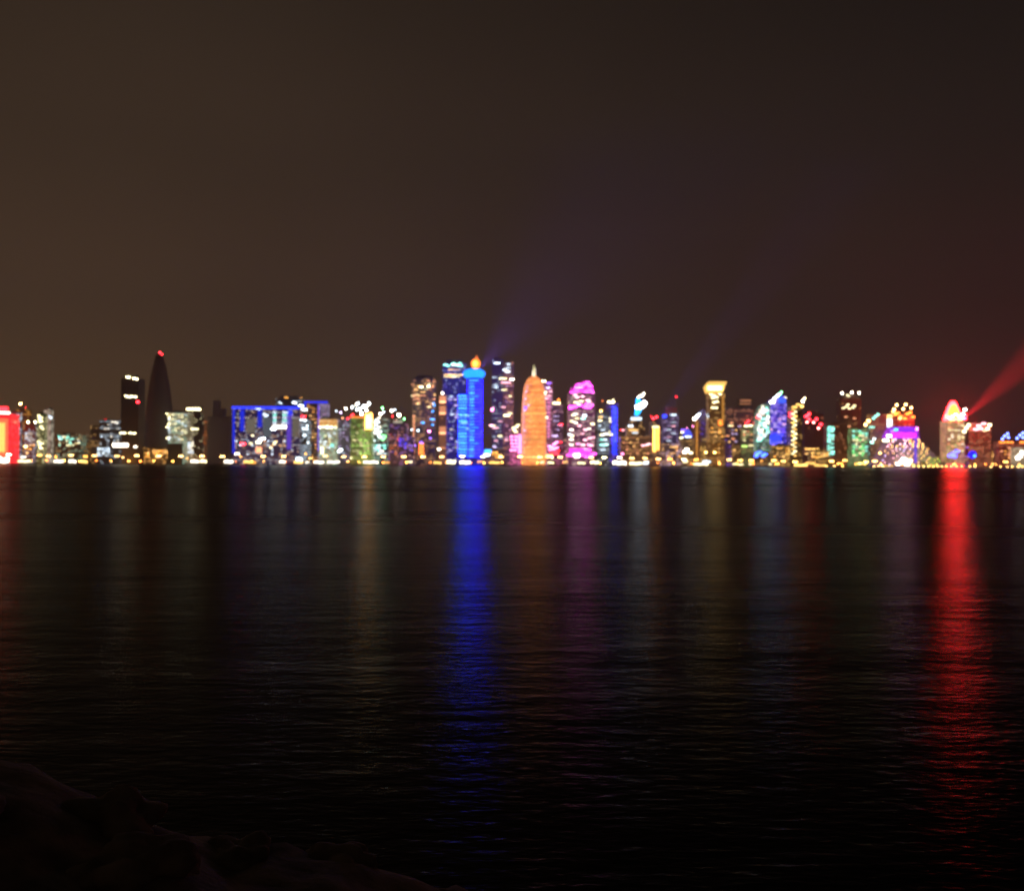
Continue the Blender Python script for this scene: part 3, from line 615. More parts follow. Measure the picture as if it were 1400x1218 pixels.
t.box('body', 958, 975.5, 560, fac(wall=(.17, .13, .19), dens=.1, c='violet', L=.3, base='violet', bL=.025), dep=30); t.roof(962, 972, 560); t.front = 0
t.box('podium', 957, 976, 604, fac(wall=(.25, .2, .12), dens=.3, c='gold', L=.5, base='gold', bL=.04), dep=8, y0=-9); t.grid(959, 974, 598, 604, 3, 1, 1, ['lime', 'gold'], .9, 5, 2.0)
t = B('tower', 'the broad dark tower with a dim banner', 'broad dark tower with a dim reddish banner across its top corner', 991, 1030, 2410)
t.box('body', 992, 1029, 557, fac(wall=(.13, .09, .09), dens=.1, c='peach', L=.25, base='mauve', bL=.012), dep=36); t.box('upper_tier', 1011, 1028.5, 545, ROOF, yb=557, dep=22, y0=3); t.front = 2.9
t.win(1019.5, 547.5, 'peach', .5, 15, 2.2, 'banner'); t.win(1018.5, 552, 'peach', .35, 15, 2.2, 'banner'); t.front = 0
t.win(998.5, 582, 'straw', 3, 6, 1.4); t.wins(((1000, 578), (994, 596), (1006, 610), (1002, 600)), c='peach', L=2, w=5, h=1.3); t.grid(994, 1028, 580, 622, 7, 8, .2, ['peach', 'warm', 'lilac'], 1.4, 3.4, 1.1)
t = B('low_building', 'the dim violet block at the shore', 'dim violet low block with few windows below the broad dark tower', 985, 1012, 2335, 'building')
t.box('body', 986, 1000, 600, fac(wall=(.18, .13, .2), dens=.15, c='violet', L=.35, base='violet', bL=.03), dep=24); t.box('wing', 1000.4, 1012, 607, fac(wall=(.2, .17, .12), dens=.2, c='warm', L=.35), dep=24, y0=2); t.roof(989, 997, 600); t.front = 0
t.wins(((989, 613), (997, 604), (1004, 615)), c='warm', L=2.4, w=3.4, h=1.2)
t = B('office_building', 'the dim block with red roof lamps', 'dim grey green block with a cluster of red lamps over its roof edge', 1013, 1036, 2400, 'building')
t.box('body', 1014, 1036, 582, fac(wall=(.18, .17, .13), dens=.25, c='lime', c2='warm', L=.22, base='straw', bL=.015), dep=30); t.roof(1018, 1030, 582); t.front = 0
for a, b in ((1020.5, 579), (1023, 576), (1031, 578), (1034, 573), (1036, 577)): t.lamp(a, b, 'red', 26, 1.1); t.mast(a, b, 582)
t.wins(((1020, 582.5), (1026, 582)), c='straw', L=7, w=5, h=1.4); t.win(1018, 610, 'lime', 2.5, 8, 1.8); t.win(1027, 609, 'straw', 2, 8, 1.6); t.grid(1015, 1035, 588, 604, 4, 4, .4, ['straw', 'peach'], 1.6, 4, 1.1)
# ---- teal and blue pair
t = B('tower', 'the teal white lit tower', 'tower front crowded with teal white lights that lean against the blue tower', 1033, 1053, 2330)
t.poly('body', [(1034, None), (1034, 578), (1038, 558), (1044, 552), (1053, 550), (1053, None)], fac(wall=(.2, .24, .22), dens=.3, c='teal', c2='white', L=.35, base='teal', bL=.05), 30)
for j in range(17):
    py = 555 + j * 2.95; lo = 1041 if py < 560 else 1037 if py < 580 else 1035.5; hi = 1051 if py < 592 else 1051 - (py - 592) * 1.1
    n = 4
    for i in range(n):
        if rnd.random() < .72: t.win(lo + (hi - lo) * (i + .5) / n + rnd.uniform(-.6, .6), py, rnd.choice(('teal', 'cool', 'white')), rnd.choice((2.5, 4, 6)), 3.0, 1.5)
t.win(1030 + 7, 567.5, 'rose', 5, 5, 1.5); t.win(1036.5, 571, 'red', 14, 5, 2, 'warning_light')
t = B('slant_tower', 'the slant roofed blue tower', 'slant roofed tower glowing violet blue with white and teal roof lights', 1046, 1076, 2400)
t.poly('body', [(1048, None), (1048, 553), (1064, 541), (1072, 541), (1075, 548), (1075, None)], fac(wall=(.1, .1, .3), dens=.3, c='violet', c2='lilac', L=.6, base='blue', bL=.32, rows=.15), 34)
for j in range(11): t.win(1060 + rnd.uniform(-2, 4), 594 + j * 2.0, 'blue', 3.0, 16, 1.2, 'light_band')
t.win(1069, 547, (.05, .12, 1), 1.4, 10, 8, 'light_panel'); t.grid(1051, 1074, 560, 592, 4, 9, .5, ['lilac', 'violet', 'rose'], 1.6, 4, 1.2, jit=1.0)
for a, b, r, c in ((1053.5, 550, 1.8, 'white'), (1057, 548.5, 2.0, 'white'), (1058.5, 544.5, 1.5, 'ice'), (1062.5, 541, 1.2, 'cool'), (1065.5, 539, 1.1, 'teal'), (1068, 536, .8, 'green')): t.lamp(a, b, c, 28, r, 'roof_lamp', y=-1)
t.mast(1067.8, 536, 541, .35, 'mast', -1); t.win(1073.5, 543.5, 'straw', 4, 3, 1.6)
t.grid(1050, 1074, 614, 620, 5, 2, .8, ['warm', 'peach', 'amber'], 3.2, 4, 1.2)
t = B('low_building', 'the low hall with blue lamps', 'low shore hall with bright blue lamps along its front', 1031, 1055, 2320, 'building')
t.box('body', 1032, 1054, 618, fac(wall=(.2, .17, .14), dens=.2, c='warm', L=.35), dep=16); t.roof(1036, 1048, 618, 2.5, 3, 8); t.front = -.2
t.wins(((1035, 620.5), (1038.5, 618.5), (1043, 623), (1046, 621), (1034, 623.5)), c=(.03, .09, 1.0), L=11, w=5, h=2.6, part='wall_lamp')
t = B('slim_tower', 'the tower with a gold light column', 'narrow dark tower with one column of gold windows from roof to foot', 1079, 1099, 2330)
t.box('body', 1081, 1097, 556, fac(wall=(.17, .13, .09), dens=.1, c='gold', L=.3), dep=28); t.roof(1085, 1094, 556); t.front = 0
for j in range(22): t.win(1084 + (j % 2) * 3.2 + rnd.uniform(-.4, .4), 560 + j * 3.0, 'straw' if j % 3 else 'gold', rnd.choice((3, 4.5, 6)), 3.8, 1.4)
t.win(1086, 556.5, 'gold', 4, 7, 1.6); t.win(1091, 553, 'gold', 4, 6, 1.4)
t.lamp(1097.5, 548.5, 'white', 34, 1.4, 'roof_lamp'); t.lamp(1100, 544.5, 'straw', 22, 1.1, 'roof_lamp'); t.mast(1097.5, 548, 556, .4); t.mast(1100, 544.5, 550, .3)
t.win(1096, 555.5, 'gold', 8, 4, 2)
for a, b, r in ((1072.5 + 8, 569, 1.1), (1076.5 + 4, 565, 1.2)): t.win(a, b, 'red', 22, 3.6, 2.2, 'warning_light')
t = B('tower', 'the tower with sloping red lamps', 'unlit tower with red warning lamps in a slope down its face', 1098, 1126, 2410)
t.box('body', 1099, 1126, 566, fac(wall=(.12, .075, .075), dens=.03, c='peach', L=.2, base='red', bL=.006), dep=32); t.box('roof_cap', 1104, 1120, 561, ROOF, yb=566, dep=20, y0=5); t.front = 0
for a, b in ((1101.5, 569.5), (1104, 568), (1106, 565.5), (1103.5, 577), (1106, 573), (1112, 577), (1116, 573), (1119, 585), (1122, 580)): t.win(a, b, 'red', 20, 3.4, 2.4, 'warning_light')
t.wins(((1103, 577.5), (1112, 577.6), (1118.5, 585.6)), c='white', L=12, w=2.4, h=1.2); t.grid(1100, 1125, 612, 622, 5, 3, .6, ['gold', 'warm'], 3.0, 4, 1.2)
t = B('tower', 'the teal window column tower', 'dark brown tower with one edge column of teal lit windows', 1130, 1159, 2330)
t.box('body', 1131, 1158, 579, fac(wall=(.17, .11, .09), dens=.06, c='peach', L=.25, base='orange', bL=.012), dep=30); t.roof(1138, 1150, 579); t.front = 0
for j in range(15):
    for a in (1133, 1138): 
        if rnd.random() < .85: t.win(a + rnd.uniform(-.5, .7), 584 + j * 2.8, 'teal', rnd.choice((1.8, 3, 4.5)), 4.2, 1.5)
t = B('tower', 'the dark tower with three roof lamps', 'tall dark tower with three white lamps in a row on its roof', 1147, 1178, 2480)
t.box('body', 1149, 1177, 545, fac(wall=(.12, .08, .075), dens=.06, c='warm', L=.25, base='orange', bL=.006), dep=34); t.box('roof_cap', 1154, 1172, 539.5, ROOF, yb=545, dep=22, y0=6); t.front = 0
for a, b in ((1151.5, 537.5), (1164.5, 536.5), (1174.5, 537)): t.lamp(a, b, 'white', 30, 1.2, 'roof_lamp'); t.mast(a, b, 545)
t.wins(((1158, 540), (1160, 541.6)), c='straw', L=3.5, w=3, h=1.3)
t.wins(((1153, 558), (1157, 556), (1161, 558.5), (1166, 557), (1168, 554.5), (1159, 553)), c='straw', L=4.5, w=3.6, h=1.3); t.wins(((1156, 570), (1161, 583), (1168, 572)), c='peach', L=1.8, w=4, h=1.5)
t = B('office_building', 'the block with green windows', 'broad block covered with a close grid of green lit windows', 1163, 1187, 2400, 'building')
t.box('body', 1164, 1186, 586, fac(wall=(.15, .16, .12), dens=.4, c='green', c2='straw', L=.25, base='lime', bL=.02), dep=28); t.roof(1168, 1180, 586); t.front = 0
t.grid(1165, 1186, 588, 624, 5, 12, .7, ['green', 'teal', 'straw'], 1.5, 3.2, 1.6, jit=.6)
t = B('tower', 'the grey brown orange lamp tower', 'grey brown slab with a big orange lamp beside its roof', 1184, 1212, 2410)
t.box('body', 1190, 1211, 566, fac(wall=(.26, .2, .16), dens=.15, c='warm', L=.25, base='peach', bL=.035), dep=30); t.box('side_bay', 1185, 1189.7, 583, fac(wall=(.14, .15, .15), dens=.2, c='teal', L=.35), y0=2, dep=24); t.roof(1195, 1206, 566); t.front = 0
t.box('lamp_post', 1186.4, 1187.6, 577, STEEL, yb=583, dep=2, y0=3); t.lamp(1183.5, 580.5, 'warm', 20, 1.9, 'roof_lamp'); t.lamp(1187.5, 575.5, 'warm', 14, 2.2, 'roof_lamp'); t.front = -.1
t.wins(((1194, 572), (1197, 569), (1200, 566.5)), c='teal', L=4, w=3.4, h=2); t.win(1192, 584, 'teal', 2, 7, 2); t.win(1192, 604.5, 'teal', 9, 4, 2); t.wins(((1195, 600),), c='cool', L=7, w=3, h=1.6)
# ---- right end
t = B('tower', 'the tower with orange roof lamps', 'tower with tall orange roof lamps and a column of white windows', 1211, 1251, 2480)
t.box('body', 1211, 1250, 567, fac(wall=(.17, .12, .11), dens=.14, c='peach', L=.35, base='orange', bL=.015), dep=36); t.box('roof_cap', 1217, 1245, 563, ROOF, yb=567, dep=22, y0=5); t.front = 0
for j in range(8): t.win(1216, 568 + j * 3.1, 'cool' if j > 1 else 'warm', 5.5, 7, 1.5)
for a, b in ((1222.5, 559.5), (1226, 553.5), (1235, 559), (1238.5, 553), (1246, 557.5)): t.lamp(a, b, 'warm', 26, 1.4, 'roof_lamp'); t.mast(a, b, 567)
t.wins(((1224, 567), (1227, 564.5), (1231, 569.5), (1240, 566), (1244, 564), (1248, 570), (1237, 572)), c='orange', L=7, w=5, h=2.2); t.wins(((1221, 563), (1230, 572)), c='warm', L=8, w=4, h=2)
t = B('pyramid_building', 'the pyramid hotel', 'stepped pyramid building strung with tiny lights under a purple lit flat top', 1202, 1294, 2340, 'building')
fm = fac(wall=(.26, .18, .2), dens=.34, c='rose', c2='warm', L=.3, base='purple', bL=.05, cw=3.4, ch=3.3)
nT = 12; yT, yB_, xl0, xl1, xr0, xr1 = 600.0, 638.6, 1221, 1202.5, 1259, 1293
z0 = 0.0; zt = t.lz(yT)
for i in range(nT):
    a = i / nT; b = (i + 1) / nT
    l = xl1 + (xl0 - xl1) * a; r = xr1 + (xr0 - xr1) * a
    bm = bmesh.new(); dd = 74 * (1 - a) + 30 * a
    bm_box(bm, t.lx(l), t.lx(r), 37 - dd / 2, 37 + dd / 2, zt * a, zt * b)
    t.add('terrace', bm, fm)
    # the rail lamps of this terrace
    yy = 37 - dd / 2; zz = zt * b - 1.0
    n = 8
    for k in range(n):
        px = l + (r - l) * (k + .25 + .5 * (i % 2) + rnd.uniform(-.2, .2)) / n
        if rnd.random() < .86:
            cc = rnd.choice(('rose', 'lilac', 'warm')) if px < 1248 else rnd.choice(('gold', 'warm', 'amber'))
            put('rail_lamp', unit_box(cc, 7.0 if i < 8 else 14.0), t.root, (t.lx(px), yy - .3, zz), (3.0, .6, 1.4))
t.front = 20
t.poly('top_storey', [(1217, 599), (1262, 599), (1258.5, 582.5), (1225, 582.5)], fac(wall=(.16, .08, .3), dens=.2, c='purple', L=.6, base='purple', bL=.35), 36, 20); t.front = 19.6
t.win(1240, 594.5, (.55, .02, 1.0), 3.4, 34, 6.5, 'light_panel'); t.win(1241, 587, (.20, .02, 1.0), 1.8, 32, 5, 'light_panel')
t.front = 19; t.win(1229, 587, 'sky', 6, 5, 3); t.win(1224, 589, 'violet', 5, 4, 2.4); t.win(1219.5, 595.5, (1, .8, 1), 16, 6, 2.6); t.win(1215, 602, 'straw', 12, 8, 2.6); t.win(1258, 586, 'pink', 7, 3, 4)
t.front = -1; t.win(1251.5, 616, 'violet', .8, 4, 34, 'light_strip')
for a, b in ((1228, 634), (1233, 631), (1240, 635), (1236, 628), (1243, 630)): t.win(a, b, 'white', 16, 6, 2.8, 'entrance_light')
t = B('tower', 'the tower with a flaming red crown', 'pale gridded tower under a blazing red and yellow egg shaped crown', 1293, 1321, 2330)
t.box('body', 1294, 1319, 575, fac(wall=(.4, .33, .28), dens=.4, c='straw', c2='peach', L=.35, base='peach', bL=.17, cw=3.4, ch=3.6, rows=.1), dep=36); t.front = 0
t.grid(1295, 1318, 577, 618, 5, 13, .5, ['straw', 'white', 'peach'], 1.6, 3.0, 1.6, jit=.5)
t.lathe('crown', 1307.2, [(575, 11.6), (572, 12.2), (568, 11), (563, 9.4), (558, 7.6), (554, 6), (550.5, 4.4), (548.5, 2.8), (547.6, .8)], glow((1.0, .010, .012), 75), yc=19); t.round = None
t.lathe('crown_lamp', 1305.8, [(572, 7), (567, 8), (561, 6.2), (556, 4.2), (553, 2.0)], glow((1.0, .52, .06), 3.6), yc=9, sy=.9); t.round = None; t.front = -.4
t.wins(((1296, 569.5), (1301, 573), (1307, 572), (1312, 573)), c='gold', L=9, w=6, h=3.4, part='crown_light'); t.wins(((1316, 566), (1319, 560)), c='white', L=12, w=4, h=3, part='crown_light'); t.win(1320, 570, 'red', 18, 2.4, 8, 'crown_light')
t.wins(((1318, 590), (1321, 585), (1324, 581)), c='straw', L=6, w=4.4, h=3.4); t.wins(((1299, 623), (1303, 620.5), (1308, 617), (1305, 624)), c=(.06, .08, 1.0), L=9, w=6, h=3, part='wall_lamp')
t.win(1306, 636.5, 'red', 3.0, 24, 3.2, 'entrance_light')
for k, (a, b) in enumerate(((1297.5, 571.5), (1301.5, 569), (1305.5, 566.5), (1309.5, 568.5), (1313.5, 570.5), (1317, 572))):  # added red panels facing the bay, to strengthen the streak on the water
    x, z = t.lx(a), t.lz(b)
    bm = bmesh.new(); bm_box(bm, -2.9, 2.9, 0, 1.2, -1.9, 1.9)
    fl_ = put('added_flood', mesh_from(bm, 'added_flood', STEEL), t.root, (x, -2.2 - 1.2 * math.sin(math.pi * (k + .5) / 6), z))
    bm = bmesh.new(); bm.faces.new([bm.verts.new(p) for p in ((-2.6, -.05, -1.6), (2.6, -.05, -1.6), (2.6, -.05, 1.6), (-2.6, -.05, 1.6))])
    me = bpy.data.meshes.new('lens'); bm.normal_update(); bm.to_mesh(me); bm.free(); me.materials.append(glow((1.0, .0025, .008), 1300))
    put('lens', me, fl_)
t = B('tower', 'the slab with a glowing coral top', 'brown slab with glowing coral top floors next to the flaming red crown', 1329, 1356, 2410)
t.box('body', 1332, 1355, 589, fac(wall=(.24, .15, .12), dens=.2, c='peach', L=.25, base='peach', bL=.035), dep=30); t.box('top_storey', 1331, 1355, 579, fac(wall=(.3, .14, .1), dens=.5, c='orange', c2='rose', L=.8, base='orange', bL=.22), yb=589, dep=26, y0=1); t.front = .8
t.wins(((1334, 587), (1338, 582), (1345, 579), (1341, 586)), c='rose', L=5, w=6, h=2.4); t.wins(((1346, 590), (1350, 586), (1353, 581)), c='straw', L=9, w=4, h=3)
t = B('low_building', 'the low block with blue roof lamps', 'low reddish block with blue lamps on its roof and a pale lit bay', 1362, 1412, 2410, 'building')
t.box('body', 1366, 1412, 604, fac(wall=(.24, .15, .13), dens=.2, c='peach', L=.25, base='red', bL=.02), dep=30); t.box('pale_bay', 1381, 1400, 612, fac(wall=(.45, .45, .4), dens=.3, c='white', L=.3, base='straw', bL=.16), dep=4, y0=-4.4); t.front = -.4
for a, b in ((1371, 600), (1374, 596), (1378, 593), (1379, 598), (1391, 599), (1395, 595), (1399, 592), (1399, 598)): t.lamp(a, b, (.15, .22, 1.0), 12, 1.5, 'roof_lamp'); t.mast(a, b, 604)
for a in (1368, 1373, 1378, 1383, 1396, 1400): t.win(a, 604.6, 'orange', 6, 3.6, 1.6)
t.front = -5; t.wins(((1390, 626), (1393, 623), (1396, 619)), c='white', L=12, w=5, h=4)
t.front = 0; t.grid(1367, 1382, 610, 628, 3, 4, .4, ['peach', 'amber'], 2.0)
# ---- low fill behind the gaps
for i, (x0, x1, yt, c, adj) in enumerate(((196, 232, 612, 'amber', 'ochre windowed low hall at the foot of the tall dark bullet shaped tower'), (315, 330, 612, 'peach', 'squat dim hall between the brown stepped tower and the blue outlined building'),
        (556, 566, 596, 'violet', 'narrow dim low block squeezed beside the domed cylinder tower'), (771, 778, 600, 'rose', 'narrow dim infill block beside the magenta crowned tower'), (1056, 1082, 608, 'gold', 'gold windowed low hall at the foot of the slant roofed blue tower'),
        (1108, 1134, 616, 'gold', 'glowing gold low hall below the slope of red warning lamps'), (1320, 1334, 607, 'violet', 'low violet lit block between the red crown and the coral top'), (1352, 1368, 616, 'amber', 'amber windowed low block beside the low block with blue roof lamps'),
        (903, 932, 606, 'lilac', 'lilac windowed low hall in front of the stepped violet tower'), (1200, 1216, 604, 'amber', 'dim amber low block tucked behind the foot of the stepped pyramid'))):
    D = (2336, 2480, 2336, 2480, 2336, 2322, 2480, 2480, 2320, 2540)[i]
    t = B('low_building', adj.split(' at ')[0], adj, x0, x1, D, 'building')
    ALL.pop()
    t.box('body', x0, x1, yt, fac(wall=(.18, .13, .1), dens=.25, c=c, c2='warm', L=.5, base=c, bL=.02), dep=20); t.roof(x0 + (x1 - x0) * .25, x0 + (x1 - x0) * .7, yt, 2.5, 3, 10); t.front = 0
    t.grid(x0 + 1, x1 - 1, yt + 3, 626, max(2, int((x1 - x0) / 4)), 4, .45, [c, 'warm', 'amber'], 2.6, 3, 1.2)
# DATA-END

# ------------------------------------------------------------------ waterfront lamps
def near_name(px):
    best = min(ALL, key=lambda b: (max(b.x0 - px, px - b.x1, 0) * 3 + abs(b.cx - px) * .6 + (b.D - 2300) * .03))
    return best.short


used = {}


def uniq(stem, px, ords):
    base = f'{stem} {near_name(px)}'
    used.setdefault(base, []).append(px)
    return base


def lamp_post(px, py, c, twin, L, r, label, Y):
    s = Y / F; X = (px - 700) * s; z = ZC + (hor(px) - py) * s - GZ
    root = empty('street_lamp', (X, Y, GZ), label, 'street lamp', 'street lamps along the waterfront')
    bm = bmesh.new()
    bm_lathe(bm, 0, [(0, .45), (.8, .42), (.9, .24), (z - .6, .14), (z + .4, .12)], 10)
    put('pole', mesh_from(bm, 'pole', STEEL, True), root)
    sides = (-1, 1) if twin else (0,)
    for sd in sides:
        if twin:
            bm = bmesh.new(); bm_box(bm, min(0, sd * 2.6), max(0, sd * 2.6), -.1, .1, z - .05, z + .15)
            put('arm', mesh_from(bm, 'arm', STEEL), root)
        me = head_mesh(c, L)
        o = put('lamp_head', me, root, (sd * 2.6, 0, z - .55), (r, r, r * .62))
    return root


_heads = {}


def head_mesh(c, L):
    if (c, L) not in _heads:
        bm = bmesh.new(); bm_lathe(bm, 0, [(-1, .35), (-.7, .85), (-.1, 1.0), (.4, .85), (.8, .4)], 14)
        _heads[(c, L)] = mesh_from(bm, 'lamp_head', glow(c, L), True)
    return _heads[(c, L)]


def flood(px, py, w, h, c, L, label, Y=2279):
    s = Y / F; X = (px - 700) * s; z = ZC + (hor(px) - py) * s - GZ; W = w * s; H = h * s
    root = empty('floodlight', (X, Y, GZ), label, 'floodlight', 'floodlights near the water')
    for k in ((-.4, .4) if W > 12 else (0,)):
        bm = bmesh.new(); bm_lathe(bm, k * W, [(0, .4), (.5, .2), (z, .16)], 8)
        put('mast', mesh_from(bm, 'mast', STEEL, True), root)
    bm = bmesh.new(); bm_box(bm, -W / 2 - .3, W / 2 + .3, .1, .9, z - H / 2 - .2, z + H / 2 + .2)
    put('housing', mesh_from(bm, 'housing', STEEL), root)
    n = max(1, round(W / 5.5))
    for k in range(n):
        ww = W / n
        put('lamp_panel', unit_box(c, L), root, (-W / 2 + ww * (k + .5), -.1, z + .12 * H * math.sin(k * 2.1)), (ww * .86, .36, H * .85))
    return root


LAMPS = [  # x, y, colour, twin arms, brightness, head radius
    (12, 621, 'white', 1, 26, 2.2), (35, 610, 'warm', 0, 40, 2.9), (54, 622, 'amber', 1, 34, 1.6), (66, 623, 'warm', 1, 34, 1.7), (76, 624, 'amber', 0, 34, 1.6), (97, 622, 'warm', 1, 34, 1.8), (117, 623.5, 'amber', 1, 30, 1.5), (129, 622.5, 'warm', 1, 34, 1.8),
    (160, 623, 'warm', 1, 30, 1.6), (168, 625, 'warm', 0, 24, 1.8), (187, 622.5, 'warm', 1, 36, 1.9), (217, 623, 'warm', 1, 36, 1.9), (247, 623, 'warm', 1, 36, 1.9), (256, 626.5, 'amber', 0, 20, 1.4), (276, 623, 'warm', 1, 36, 1.9), (304, 623.5, 'warm', 1, 36, 1.9), (324, 620, 'white', 1, 34, 1.9), (329, 624, 'amber', 0, 22, 1.6),
    (360, 623.5, 'warm', 1, 36, 1.9), (388, 623.5, 'warm', 1, 36, 1.9), (418, 620, 'amber', 0, 24, 1.5), (425, 626, 'gold', 1, 22, 1.5), (445, 623, 'warm', 1, 30, 1.7), (470, 624, 'warm', 1, 36, 1.8), (480, 625.5, 'straw', 0, 22, 1.4), (498, 624, 'warm', 1, 36, 1.9), (524, 624, 'warm', 1, 36, 1.9),
    (552, 624, 'warm', 1, 36, 1.9), (578, 624, 'warm', 1, 40, 2.0), (604, 624, 'warm', 1, 36, 1.6), (632, 623.5, 'white', 1, 34, 1.9), (660, 624, 'white', 1, 34, 1.7), (685, 624, 'warm', 1, 38, 1.9), (711, 624, 'warm', 1, 42, 2.0), (738, 624.5, 'warm', 1, 38, 1.8), (755, 625, 'straw', 0, 26, 1.6), (766, 624.5, 'warm', 1, 36, 1.8),
    (789, 624, 'white', 1, 34, 1.9), (808, 625, 'warm', 1, 34, 1.8), (826, 625, 'straw', 1, 34, 1.8), (847, 625, 'white', 1, 34, 1.8), (864, 626, 'warm', 1, 34, 1.8), (882, 626, 'warm', 1, 34, 1.8), (900, 627, 'warm', 1, 36, 1.9), (916, 627.5, 'amber', 1, 34, 1.8), (935, 627.5, 'straw', 1, 34, 1.9), (952, 628, 'amber', 1, 30, 1.8),
    (965, 618, 'gold', 0, 40, 2.4), (977, 618, 'gold', 0, 40, 2.4), (983, 631, 'amber', 0, 24, 1.5), (997, 628, 'warm', 1, 34, 1.9), (1012, 629, 'gold', 1, 34, 1.8), (1027, 629, 'gold', 1, 34, 1.8), (1041, 630, 'amber', 0, 20, 1.4), (1058, 629, 'gold', 1, 34, 1.8), (1071, 630, 'gold', 1, 30, 1.7), (1087, 631, 'gold', 1, 38, 2.0),
    (1137, 630, 'gold', 1, 38, 2.0), (1155, 629, 'gold', 1, 30, 1.7), (1170, 634, 'amber', 0, 26, 1.6), (1176, 633, 'gold', 1, 34, 1.8), (1184, 631, 'gold', 1, 36, 2.0), (1196, 630, 'gold', 1, 38, 2.1), (1203, 619, 'gold', 0, 36, 2.2), (1357, 634, 'gold', 0, 22, 1.4), (1375, 631, 'gold', 1, 30, 1.7), (1391, 627, 'white', 0, 30, 1.9)]
CN = dict(warm='warm white', amber='amber', white='bright white', gold='golden', straw='pale yellow')


def ordinal_labels(rows, make):
    groups = {}
    for r in rows: groups.setdefault(make(r), []).append(r)
    out = {}
    W = ('first', 'second', 'third', 'fourth', 'fifth', 'sixth', 'seventh', 'eighth', 'ninth', 'tenth', 'eleventh', 'twelfth')
    for k, v in groups.items():
        if len(v) == 1: out[id(v[0])] = k
        else:
            for i, r in enumerate(sorted(v, key=lambda q: q[0])): out[id(r)] = f'{W[i]} of {len(v)} from left, {k}'
    return out


lab = ordinal_labels(LAMPS, lambda r: f"{'twin' if r[3] else 'single'} {CN[r[2]]} street lamp below {near_name(r[0])}")
for k, r in enumerate(LAMPS):
    lamp_post(r[0], r[1], r[2], r[3], r[4] * .62, r[5] * 1.15, lab[id(r)], 2288 + (k % 3) * 5)

FLOODS = [(4, 629, 20, 9, 'white', 14), (33, 630.5, 20, 3.6, 'straw', 8), (32, 625, 8, 3, 'white', 8), (80, 630.6, 15, 4.2, 'white', 9), (99, 630.6, 12, 4.4, 'white', 9), (115, 631, 11, 4, 'gold', 8), (266, 630.6, 13, 4.2, 'white', 9), (278, 630.4, 11, 4.4, 'straw', 9), (312.5, 631, 14, 5, 'white', 9), (338, 631.5, 12, 3.6, 'gold', 7), (347, 632.5, 7, 3, 'amber', 5),
          (386, 631.2, 10, 4.2, 'white', 8), (409, 627.5, 10, 6, 'cool', 9), (408, 632, 15, 3, 'gold', 8), (420, 632, 6, 2.6, 'white', 7), (436, 631.8, 16, 3.6, 'white', 9), (456, 631.6, 20, 3.2, 'white', 8), (507, 631.8, 24, 3.6, 'white', 9), (529, 632.4, 9, 2.8, 'amber', 4), (561, 631.6, 7, 2.4, 'straw', 7), (598, 632.6, 13, 3, 'gold', 7), (617, 631.4, 14, 6, 'straw', 9), (635.5, 632, 17, 5, 'white', 9), (656, 631.4, 8, 3, 'peach', 5),
          (676, 632.4, 17, 3.2, 'gold', 7), (741, 632, 7, 2.4, 'straw', 6), (753, 632.4, 10, 3, 'straw', 7), (773, 631.8, 7, 2.6, 'warm', 6), (795, 633, 12, 3, 'straw', 7), (813, 632, 14, 4.4, 'straw', 9), (847, 632.6, 22, 6.0, 'white', 10), (869, 633.6, 20, 4.2, 'straw', 9), (883, 632.8, 9, 5, 'cool', 7), (937, 631, 8, 3.6, 'straw', 6), (958, 634.4, 24, 3.4, 'straw', 9), (966, 631, 13, 4, 'cool', 5), (947, 634, 7, 2.4, 'orange', 5),
          (1004, 634.5, 6, 2.2, 'straw', 6), (1013, 635, 8, 2.4, 'straw', 6), (1026, 634.4, 5, 2, 'straw', 6), (1053, 634.4, 5, 2, 'straw', 6), (1095, 636, 22, 3.6, 'gold', 9), (1108, 633, 16, 3, 'gold', 5), (1121, 636.5, 18, 3, 'gold', 6), (1213, 637, 20, 2.4, 'gold', 4)]
fl = ordinal_labels(FLOODS, lambda r: f"{'wide' if r[2] > 12 else 'small'} {dict(CN, cool='cold white', orange='orange', peach='peach').get(r[4])} floodlight below {near_name(r[0])}")
for k, r in enumerate(FLOODS):
    flood(r[0], r[1], r[2] * .85, r[3] * .9, r[4], r[5] * .6, fl[id(r)], 2272 + (k % 2) * 6)

# low path lamps near the pyramid
PATH = [1130, 1141, 1152, 1195, 1201, 1207, 1249, 1256, 1263, 1270, 1276, 1282, 1288, 1294, 1301, 1308, 1315, 1326, 1333, 1355, 1368, 1377, 1384, 1392, 1398]
rows = [(p,) for p in PATH]
pl = ordinal_labels(rows, lambda r: f'low path lamp below {near_name(r[0])}')
for r in rows:
    Y = 2268; s = Y / F; px = r[0]; z = ZC + (hor(px) - (638.9 - (px < 1240) * .8)) * s - GZ
    z = max(z, 1.5)
    root = empty('path_lamp', ((px - 700) * s, Y, GZ), pl[id(r)], 'path lamp', 'low path lamps along the waterline')
    bm = bmesh.new(); bm_lathe(bm, 0, [(0, .3), (.3, .16), (z, .12)], 8)
    put('post', mesh_from(bm, 'post', STEEL, True), root)
    put('lamp_head', head_mesh('warm' if px % 2 else 'gold', 24), root, (0, 0, z), (1.5, 1.5, 1.0))

